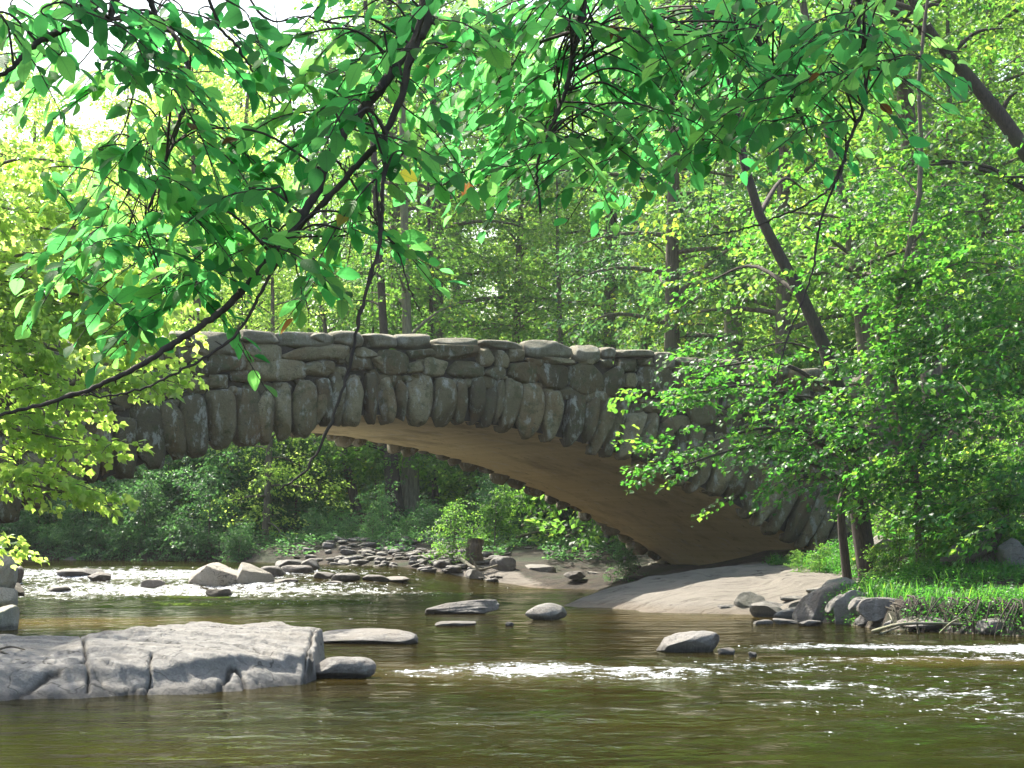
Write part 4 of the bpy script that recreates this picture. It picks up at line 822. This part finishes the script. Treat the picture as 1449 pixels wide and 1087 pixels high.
custom_tree('maple_tree', 102, [([(1302, 760), (1298, 690), (1275, 600), (1262, 500), (1280, 380), (1304, 250), (1300, 100), (1320, -60), (1310, -200)], 42.5, 12)],
            [(1330, 560, 41.5, .7, .5, 16, LFT), (1390, 480, 41.5, .8, .6, 18, LFT), (1290, 480, 42, .7, .5, 16, LFT), (1420, 590, 41, .7, .5, 16, LFT), (1350, 660, 41, .7, .35, 14, LFT), (1430, 690, 40.5, .6, .3, 12, LFT), (1360, 400, 42, .8, .5, 18, LFT), (1440, 380, 42, .8, .5, 16, LFT), (1290, 390, 43, .7, .4, 14, LFT), (1400, 300, 43, .9, .5, 16, LFT), (1310, 290, 43.5, .8, .4, 14, LFT),
             (1290, 660, 41.5, .4, .25, 8, LFT), (1240, 700, 42, .3, .15, 4, LFT), (1480, 520, 41, .8, .6, 14, LFT), (1230, 240, 44, .8, .3, 10, LFT), (1340, 200, 44, .8, .3, 9, LFT), (1430, 740, 40, .5, .2, 8, LFT), (1350, 735, 41, .4, .15, 6, LFT)],
            'dense dark green maple with layered sprays filling the right bank', 'leaf_right', .125, nl=32, tone0=.36, spr=(.7, 1.4), dens=1.8)
custom_tree('leafy_tree', 103, [([(1700, 640), (1600, 440), (1449, 210), (1380, 120), (1320, 50), (1270, -40), (1230, -120)], 46, 27)],
            [(1420, 250, 45, .9, .4, 14, LFT), (1440, 130, 46, .9, .5, 12, LFT), (1420, 40, 46, 1.0, .5, 14, LFT), (1340, 10, 46, .9, .4, 12, LFT), (1250, 30, 46, 1, .4, 8, LFT), (1390, 330, 45, .8, .4, 12, LFT), (1270, 240, 46, .7, .3, 8, LFT), (1200, 250, 46, .7, .3, 8, LFT), (1480, 320, 45, .8, .5, 14, LFT), (1160, 20, 47, 1, .5, 12, LFT), (1080, 60, 47, 1, .5, 9, LFT), (1200, -60, 46, 1, .5, 14, LFT), (1330, -80, 46, 1.2, .5, 14, LFT)],
            'big dark trunk leaning far left across top right corner', 'leaf_right', .12, wood_m='bark_dark', tone0=.5, nl=28, spr=(.7, 1.4))
# left bank tree, sunlit, reaching in front of the bridge's left end
custom_tree('sycamore_tree', 104, [([(-190, 900), (-180, 700), (-150, 500), (-90, 330), (-40, 180), (0, 60)], 38.5, 26)],
            [(40, 300, 38, .5, .3, 12, -LFT), (110, 330, 38, .5, .3, 12, -LFT), (20, 400, 37.5, .5, .35, 14, -LFT), (90, 430, 37.5, .5, .3, 13, -LFT), (150, 470, 37, .4, .25, 11, -LFT), (30, 500, 37, .5, .3, 14, -LFT), (100, 540, 37, .5, .25, 13, -LFT), (190, 530, 36.5, .4, .15, 9, -LFT), (40, 600, 37, .45, .25, 13, -LFT), (110, 625, 36.5, .4, .15, 4, -LFT),
             (60, 670, 36.5, .35, .12, 8, -LFT), (115, 700, 36.5, .25, .08, 5, -LFT), (210, 440, 37, .35, .2, 8, -LFT), (10, 220, 38.5, .6, .3, 9, -LFT), (100, 230, 38.5, .6, .25, 7, -LFT), (-10, 560, 37, .4, .3, 11, -LFT), (5, 470, 37, .4, .3, 11, -LFT), (-5, 330, 38, .5, .4, 12, -LFT), (5, 775, 37, .15, .06, 3, -LFT), (200, 490, 37, .3, .15, 7, -LFT), (180, 380, 37.5, .5, .2, 8, -LFT), (130, 400, 37.5, .5, .25, 9, -LFT)],
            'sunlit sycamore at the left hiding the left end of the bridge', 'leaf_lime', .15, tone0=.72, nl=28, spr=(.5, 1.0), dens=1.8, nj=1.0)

# ------------------------------------------------------------------ low plants on the banks
def cover(name, seed, sampler, n, size, h, label, m, tone0=.5, T=FAR):
    rng = np.random.default_rng(seed); X, Y = sampler(rng, n); d = shore(X, Y); k = d > (.06 if name == 'ground_cover' else .25); X, Y = X[k], Y[k]
    den = waves(np.stack([X, Y], 1), rng, (.7, 1.9, 4), (1, .7, .4), 5); k = den > -.35; X, Y, den = X[k], Y[k], den[k]; Z = ground(X, Y)
    nn = len(X); per = 5; hh = rng.uniform(.15, 1, nn) ** 1.5 * h * (1 + .5 * np.clip(den, -1, 1))
    C = np.stack([X, Y, Z + .02], 1).repeat(per, 0); a = rng.uniform(0, 6.28, nn * per)
    if name == 'ground_cover':                                # plants at the edge hang over the cut face
        e = (shore(X, Y) < .55) & (Y < 41); e5 = e.repeat(per); dr = rng.uniform(0, 1, len(e5)) * e5; C[:, 2] -= dr * .36; C[:, 0] -= dr * .22; C[:, 1] -= dr * .26
    C[:, 2] += hh.repeat(per) * rng.uniform(.3, 1, nn * per); C[:, 0] += np.cos(a) * size * .5; C[:, 1] += np.sin(a) * size * .5
    A = np.stack([np.cos(a), np.sin(a), rng.uniform(-.3, .7, nn * per)], 1); Nn = norm(np.stack([rng.normal(size=nn * per) * .4, rng.normal(size=nn * per) * .4, np.ones(nn * per)], 1))
    mb = MB(); leaves(mb, C, A, Nn, size * rng.uniform(.5, 1.3, nn * per), np.clip((tone0 + den * .12).repeat(per) + rng.normal(size=nn * per) * .15, 0, 1), T)
    o = mb.obj(name, m, None, False); tag(o, label, 'plants', kind='stuff'); return o
def bladed(seed, sampler, n, h, label):
    rng = np.random.default_rng(seed); X, Y = sampler(rng, n); k = shore(X, Y) > .1; X, Y = X[k], Y[k]
    k = waves(np.stack([X, Y], 1), rng, (.5, 1.4, 3), (1, .7, .4), 5) > .05; X, Y = X[k], Y[k]; nn = len(X); Z = ground(X, Y)
    a = rng.uniform(0, 6.28, nn); t = rng.uniform(.1, .6, nn); A = np.stack([np.cos(a) * t, np.sin(a) * t, np.ones(nn)], 1)
    bl = (np.array([(-.03, 0, 0), (.03, 0, 0), (.022, .5, .03), (-.022, .5, .03), (0, 1, .16), (0, 1, .16)]), np.array([(0, 1, 2, 3), (3, 2, 4, 5)]))
    mb = MB(); leaves(mb, np.stack([X, Y, Z], 1), A, np.stack([np.cos(a), np.sin(a), np.zeros(nn)], 1), h * rng.uniform(.4, 1.2, nn), np.clip(.42 + rng.normal(size=nn) * .22, 0, 1), bl)
    tag(mb.obj('grass', M['leaf_right'], None, False), label, 'plants', kind='stuff')
def bank_s(rng, n):
    X = rng.uniform(5.8, 14, n); Y = rng.uniform(34.5, 53, n); k = (X > np.where(Y > 41, 6.65 + .12 * (50 - Y), 5)); return X[k], Y[k]
bladed(11, bank_s, 16000, .34, 'long thin grass standing among the low plants of the right bank')
cover('ground_cover', 1, bank_s, 44000, .055, .22, 'low green plants and grass covering the right bank', M['leaf_right'], .3)
def far_s(rng, n):
    X = rng.uniform(-25, 30, n); Y = rng.uniform(66, 100, n); k = (sandmask(X, Y) < .35) & ~((X > -9.5) & (X < 1) & (Y < 69 + 2 * np.sin(X * 2.1))); return X[k], Y[k]
cover('undergrowth', 2, far_s, 42000, .13, .4, 'low leafy undergrowth on the forest floor beyond the bridge', M['leaf_blue'], .35)
def slope_s(rng, n):
    X = rng.uniform(9.5, 22, n); Y = rng.uniform(36, 60, n); return X, Y
cover('undergrowth', 3, slope_s, 16000, .09, .4, 'ferny undergrowth on the steep slope above the right bank', M['leaf_right'], .35)
# saplings on the right bank slope
for k, (px, py, Y, s) in enumerate([(1270, 775, 43, .35), (1330, 770, 42, .38), (1380, 760, 42, .5), (1430, 755, 41, .5), (1270, 735, 46, .6), (1350, 730, 45, .7), (1450, 720, 44, .8), (1160, 790, 47.5, .18), (1130, 798, 48.5, .15), (1250, 790, 42.5, .22)]):
    bush(px, py, Y, s, k * 2 + 1, 'leafy sapling among the plants of the right bank', 'saplings on the right bank')

# ------------------------------------------------------------------ driftwood
def stick(name, P, r0, r1, label, m='bark', branches=(), cat='branch', k=7):
    mb = MB(); P = lin(P, 16); tube(mb, P, np.linspace(r0, r1, 16), k, .5, .08, 3)
    for b in branches: b = lin(b, 9); tube(mb, b, np.linspace(r1 * 1.1, r1 * .4, 9), 5, .5, .05)
    o = mb.obj(name, M[m]); c = P[0]; o.data.transform(Matrix.Translation(-Vector(c))); o.location = c; return tag(o, label, cat)
stick('fallen_branch', [at(1332, 797, 40.6), at(1368, 792, 40.4), at(1400, 777, 40.4), at(1412, 760, 40.5), at(1420, 742, 40.5)], .12, .05, 'dark crooked fallen branch on the bank beside grey blocks', 'bark_dark', [[at(1400, 777, 40.4), at(1425, 775, 40.3), at(1440, 765, 40.3)], [at(1412, 760, 40.5), at(1400, 748, 40.6), at(1398, 738, 40.6)]])
stick('driftwood', [onz(1235, 893, .03), onz(1270, 884, .18), onz(1310, 882, .2), onz(1365, 884, .15), onz(1400, 890, .06)], .03, .02, 'tangle of bare grey twigs caught at the undercut bank', 'bark_pale',
      [[onz(1255, 893, 0), onz(1262, 880, .2), onz(1258, 868, .32)], [onz(1300, 896, 0), onz(1298, 880, .2), onz(1305, 864, .4)], [onz(1245, 897, 0), onz(1275, 886, .1), onz(1300, 875, .3)], [onz(1330, 896, 0), onz(1345, 882, .2), onz(1360, 874, .3)]])
stick('stick', [(-5.95, 23.9, .37), (-5.8, 23.9, .41), (-5.7, 23.85, .40), (-5.55, 23.8, .33)], .010, .016, 'short brown stick lying on top of the big pale slab', 'bark', [[(-5.8, 23.9, .41), (-5.65, 24.0, .45), (-5.5, 24.1, .41)]], k=8)
stick('fallen_branch', [at(1195, 688, 44), at(1240, 712, 43.5), at(1290, 742, 43.2)], .03, .015, 'reddish dead branch among the plants behind the twin saplings', 'bark')
stick('dead_branch', [at(650, 790, 64), at(676, 806, 63), at(705, 800, 63.5)], .07, .03, 'bare driftwood branch on the far shore below the yellow bush', 'bark_pale', [[at(676, 806, 63), at(668, 792, 63), at(664, 784, 63)]])
stick('tree_stump', [at(672, 806, 64.3), at(671, 786, 64.3), at(673, 764, 64.4)], .30, .24, 'reddish brown stump on the far shore between two bushes', 'bark', cat='stump')
for q, (a, b, c) in enumerate([((738, 745), (760, 728), (792, 718)), ((730, 760), (775, 750), (830, 748)), ((745, 735), (752, 722), (748, 706)), ((800, 760), (838, 742), (870, 745))]):
    stick('dead_branch', [at(*a, 71), at(*b, 71.3), at(*c, 71.5)], .05, .015, ['bare dead branch arching over the brush seen under the arch', 'bare dead branch lying low along the top of the sand', 'upright bare dead twig in the brush under the arch', 'bare dead branch nearest the foot of the far arch'][q], 'bark_pale')

# ------------------------------------------------------------------ the overhanging tree close to the camera
over = empty('overhanging_tree', (-4.2, 3.0, -.3))
tag(over, 'tree leaning over the camera, its dark twigs and large green leaves hanging across the top', 'tree')
def child(o): o.parent = over; o.matrix_parent_inverse = Matrix.Translation((4.2, -3.0, .3)); return o
HUB = np.array([-.2, 5.2, 4.3])
LIMB_ = lin([(-4.0, 3.2, 1.2), (-3.4, 3.7, 2.8), (-2.2, 4.4, 3.9), HUB, (1.8, 5.8, 4.4)], 40)
mb = MB(); tube(mb, lin([(-4.2, 3.0, -.5), (-4.0, 3.2, 1.2), (-3.4, 3.7, 2.8), (-2.2, 4.4, 3.9), HUB, (1.8, 5.8, 4.4), (3.6, 6.3, 4.2)], 40), np.linspace(.24, .03, 40), 12, .5, .05, 2)
child(mb.obj('trunk', M['bark_dark']))
LIMB = lin([(-2.2, 4.4, 3.9), HUB, (1.8, 5.8, 4.4), (3.6, 6.3, 4.2)], 40)
ov = np.random.default_rng(55); cw = MB(); cl_ = MB(); Og = []  # limbs and crown above the frame, added to darken reflections and give shade
for q in range(46):
    Yq = ov.uniform(9, 27); Xq = ov.uniform(-.32 * Yq - 2, .3 * Yq + 2); Zq = EYE + .2483 * Yq + ov.uniform(1.3, 6.5)
    if Xq < -1 and ov.random() < .25: continue
    st = np.array([-1.0 + .15 * Xq, 5.2, 4.6 + .3 * Zq - .6]) if Yq > 9 else HUB; E_ = np.array([Xq, Yq, Zq])
    L_ = lin([LIMB_[ov.integers(8, 30)] if True else st, (E_ + HUB) / 2 + np.array([0, 0, 1.2 + .25 * Zq]), E_], 14)
    okk = L_[:, 2] > EYE + .2483 * L_[:, 1] + .25
    if not okk[4:].all(): continue
    tube(cw, L_, np.linspace(.05, .012, 14), 6)
    for r in range(26): Og.append(L_[ov.integers(8, 14)] + ov.normal(size=3) * np.array([1.1, 1.1, .45]))
Og = np.array(Og); Og = Og[(Og[:, 2] > EYE + .2483 * Og[:, 1] + .9) & (Og[:, 1] > 10)]
sprays(cl_, ov, Og, ov.uniform(0, 6.28, len(Og)), ov.normal(size=len(Og)) * .3, ov.uniform(.5, .9, len(Og)), 20, .085, MID, .5)
child(cw.obj('limbs', M['bark_dark'])); child(cl_.obj('crown', M['leaf_near'], None, False))
BG = [  # (points in the photo, depth from, depth to, width px from, to)
    ('A', [(604, 0), (560, 95), (480, 200), (440, 285), (400, 345), (330, 425), (270, 470), (190, 522), (100, 560), (-10, 590)], 5.2, 4.6, 20, 5),
    ('B', [(612, -10), (585, 70), (550, 180), (480, 262), (412, 335)], 5.1, 5.0, 15, 8), ('C', [(545, 185), (542, 260), (536, 345), (512, 435), (488, 540), (442, 652), (396, 694)], 5.0, 4.7, 8, 3),
    ('D', [(398, 360), (362, 425), (328, 480), (250, 528), (170, 558), (115, 560)], 4.9, 4.6, 6, 2.5), ('E', [(210, -10), (250, 55), (266, 110), (250, 185), (226, 250), (206, 310), (196, 350)], 5.4, 5.0, 9, 3),
    ('F', [(168, -8), (110, 32), (45, 66), (18, 95), (-20, 120)], 5.0, 4.8, 12, 6), ('G', [(296, 0), (335, 65), (375, 122), (412, 155), (470, 165)], 5.3, 5.5, 6, 2), ('H', [(828, -5), (814, 60), (800, 130), (778, 185), (760, 232), (764, 300)], 5.6, 5.4, 11, 3),
    ('I', [(1052, -5), (1070, 45), (1100, 105), (1130, 160), (1148, 200)], 5.8, 5.7, 8, 3), ('J', [(1216, -5), (1222, 80), (1224, 140), (1200, 205), (1184, 255), (1140, 290), (1060, 322), (990, 335)], 5.7, 5.3, 8, 2), ('K', [(1190, 235), (1160, 320), (1148, 390), (1110, 490), (1098, 545)], 5.5, 5.2, 5, 2),
    ('L', [(355, 2), (440, 25), (520, 42), (610, 50), (690, 80)], 5.5, 5.5, 4, 2), ('N', [(470, 218), (500, 260), (530, 310), (560, 350), (580, 410), (600, 450)], 5.1, 5.0, 4, 2), ('P', [(415, 350), (424, 400), (440, 450)], 4.95, 4.9, 3, 1.5), ('Q', [(205, 320), (225, 380), (240, 440)], 5.0, 4.9, 3, 1.5)]
bough = {}; NODE = []
for nm, pix, Y0, Y1, w0, w1 in BG:
    n = len(pix); P = [at(px, py, Y0 + (Y1 - Y0) * i / (n - 1)) for i, (px, py) in enumerate(pix)]
    if nm in 'ABEFGHIJL':                                    # carried up out of the frame to the limb
        up = P[0] + norm(P[0] - P[1]) * .25; j = np.linalg.norm(LIMB - up, axis=1).argmin(); P = [LIMB[j], (LIMB[j] + up) / 2 + np.array([0, 0, -.05]), *P]; w = np.concatenate([[w0 * 1.5, w0 * 1.25], np.linspace(w0, w1, n)])
    else: w = np.linspace(w0, w1, n)
    m_ = 12 * (len(P) - 1); Q = lin(P, m_); rr = np.interp(np.linspace(0, 1, m_), np.linspace(0, 1, len(w)), w) * 4.4 / FPX / 2
    rg = np.random.default_rng(len(NODE)); Q = Q + rg.normal(size=Q.shape) * .0016
    rr = rr * (1 + .35 * (rg.random(m_) < .12))             # knots
    mb = MB(); tube(mb, Q, rr, 8, .5, .06, 1)
    for q in range(6, m_ - 2, 5):                             # little spur twigs
        d = norm(rg.normal(size=3)); L = rg.uniform(.01, .03); tube(mb, [Q[q], Q[q] + d * L], np.array([rr[q] * .5, rr[q] * .2]), 4)
    bough[nm] = child(mb.obj('bough', M['bark_dark'])); bough[nm]['_mb'] = 0
    s0 = 12 if nm in 'ABEFGHIJL' else 0
    for q in range(s0, m_): NODE.append((nm, Q[q], rr[q]))
NP = np.array([q[1] for q in NODE])
CL = [(60, 50), (30, 20), (40, 100), (170, 95), (130, 45), (230, 20), (20, 60), (75, 110), (120, 110), (200, 60), (160, 20), (265, 130), (290, 165), (262, 235), (232, 250), (300, 285), (340, 240), (380, 180), (330, 105), (420, 130), (400, 60), (470, 45), (450, 100), (520, 60), (560, 110), (430, 205), (460, 240), (205, 200), (180, 245), (150, 260), (120, 265),
      (200, 330), (245, 335), (165, 335), (110, 350), (90, 385), (160, 400), (210, 400), (262, 380), (300, 350), (130, 420), (370, 220), (352, 252), (400, 290), (322, 330), (290, 305), (430, 350), (380, 330), (240, 425), (500, 320), (560, 350), (520, 250), (600, 180), (640, 45), (620, 100), (685, 90), (700, 150), (660, 205), (590, 30), (470, 150), (500, 120), (350, 60), (280, 200), (310, 230),
      (760, 60), (820, 30), (860, 80), (900, 40), (940, 90), (980, 60), (1020, 110), (900, 130), (840, 140), (780, 140), (740, 110), (710, 200), (760, 205), (820, 190), (800, 235), (860, 220), (900, 190), (960, 160), (935, 215), (1000, 175), (1060, 150), (1100, 40), (1150, 90), (1040, 40), (1180, 150), (1130, 195), (880, 165), (740, 240), (830, 245), (1240, 130), (1160, 30), (1240, 40), (720, 30), (680, 30), (790, 85), (870, 20), (940, 30),
      (1080, 160), (1130, 60), (1210, 100), (1170, 110), (1020, 30), (1260, 80), (1290, 30), (700, 60), (610, 60), (540, 60), (660, 250), (560, 200), (1060, 70), (1000, 60), (330, 30), (250, 90),
      (990, 120), (1080, 100), (640, 140), (740, 160), (1050, 190), (980, 215), (460, 390), (330, 470), (190, 480), (440, 380), (1190, 60), (1110, 130), (770, 20), (820, 100), (910, 90)]
rng = np.random.default_rng(99); LV = {}; LTW = {}
def add_leaf(nm, p, a, nrm, s, t): LV.setdefault(nm, []).append((p, a, nrm, s, t))
for px, py in CL:
    for rep in range(2 if px < 480 else 3):
        x = px + rng.normal() * 16; y = py + rng.normal() * 16
        Y = rng.uniform(4.7, 5.6) if px < 600 else rng.uniform(5.2, 6.6)
        C = at(x, y, Y); dd = np.linalg.norm(NP - C, axis=1) + np.maximum(0, C[2] - NP[:, 2]) * .8; j = dd.argmin(); nm, st, r_ = NODE[j]
        dirx = np.sign(C[0] - st[0]) if rng.random() < .8 else rng.choice([-1, 1])
        L = rng.uniform(.20, .34); d0 = norm(np.array([dirx * rng.uniform(.3, 1), rng.normal() * .5, -rng.uniform(.1, .8)]))
        p0 = C - d0 * L * .5; ps = lin([st, st * .5 + p0 * .5 + np.array([0, 0, .03 + .05 * np.linalg.norm(p0 - st)]), p0, p0 + d0 * L * .5 + np.array([0, 0, .01]), p0 + d0 * L + np.array([0, 0, -.03])], 22)
        LTW.setdefault(nm, []).append((ps, np.linspace(min(r_ * .6, .0035), .0011, 22)))
        nlv = rng.integers(10, 16); side = norm(np.cross(d0, [0, 0, 1])); ct = rng.uniform(.15, .8)
        for q in range(nlv):
            s = .42 + .58 * (q + .5) / nlv; p = np.array([np.interp(s, np.linspace(0, 1, 22), ps[:, c]) for c in range(3)]); sg = 1 if q % 2 else -1
            a = d0 * .5 + side * sg * rng.uniform(.4, 1) + np.array([dirx * .35, 0, -rng.uniform(-.1, .75)]) + rng.normal(size=3) * .25
            nr = np.array([0, 0, 1.0]) + rng.normal(size=3) * .45; t = np.clip(ct + rng.normal() * .15, 0, .80)
            if rng.random() < .006: t = .975
            add_leaf(nm, p + norm(a) * .012, a, norm(nr), rng.uniform(.038, .068), t)
            LTW[nm].append((np.array([p, p + norm(a) * .014]), np.array([.0008, .0007])))
for nm in LV:
    L = LV[nm]; C, A, Nn, Sz, Tn = (np.array([q[i] for q in L]) for i in range(5)); mb = MB(); k = len(C)
    A = norm(A); Sd = norm(np.cross(A, Nn)); Nn = np.cross(Sd, A)
    curl = rng.uniform(.3, 2.2, k)[:, None, None]; fold = rng.uniform(-.3, 1.8, k)[:, None, None]; wd = rng.uniform(.85, 1.2, k)[:, None, None]; swp = (rng.normal(size=k) * .12)[:, None, None]
    t = NV; mz = -.22 * t[:, 1] ** 2; fz = t[:, 2] - mz
    Z = curl * mz[None, :, None] + fold * fz[None, :, None]; X_ = t[None, :, 0:1] * wd + swp * t[None, :, 1:2] ** 2
    V = C[:, None] + Sz[:, None, None] * (X_ * Sd[:, None] + t[None, :, 1:2] * A[:, None] + Z * Nn[:, None])
    V = V.reshape(-1, 3); o_ = (np.arange(k) * len(t))[:, None, None]
    mb.add(V, (NF[None] + o_).reshape(-1, 4), np.repeat(Tn, len(t))); mb.F.append((NT[None] + o_).reshape(-1, 3)); mb.M.append(np.zeros(len(mb.F[-1])))
    fo = mb.obj('leaves', M['leaf_near'], None, True, {'lx': np.tile(t[:, 0], k), 'ly': np.tile(t[:, 1], k)}); fo.parent = bough[nm]
    tw = MB()
    for ps, r_ in LTW[nm]: tube(tw, ps, r_, 4)
    to = tw.obj('twigs', M['bark_dark']); to.parent = bough[nm]
    for q in (fo, to): q.matrix_parent_inverse = Matrix.Identity(4)
for b in bough.values():
    if '_mb' in b: del b['_mb']

# ------------------------------------------------------------------ hazy air
hz = MB(); x0, x1, y0, y1, z0, z1 = -275, 275, -46, 430, -2.5, 60
hz.add([(x, y, z) for z in (z0, z1) for y in (y0, y1) for x in (x0, x1)], [[0, 2, 3, 1], [4, 5, 7, 6], [0, 1, 5, 4], [2, 6, 7, 3], [0, 4, 6, 2], [1, 3, 7, 5]])
m = bpy.data.materials.new('haze'); m.use_nodes = True; n = m.node_tree.nodes; n.remove(n['Principled BSDF'])
v = n.new('ShaderNodeVolumePrincipled'); v.inputs['Color'].default_value = (.93, .97, 1, 1); v.inputs['Density'].default_value = .0002; v.inputs['Anisotropy'].default_value = .35
m.node_tree.links.new(v.outputs[0], n['Material Output'].inputs['Volume'])
tag(hz.obj('haze', m, None, False), kind='stuff')
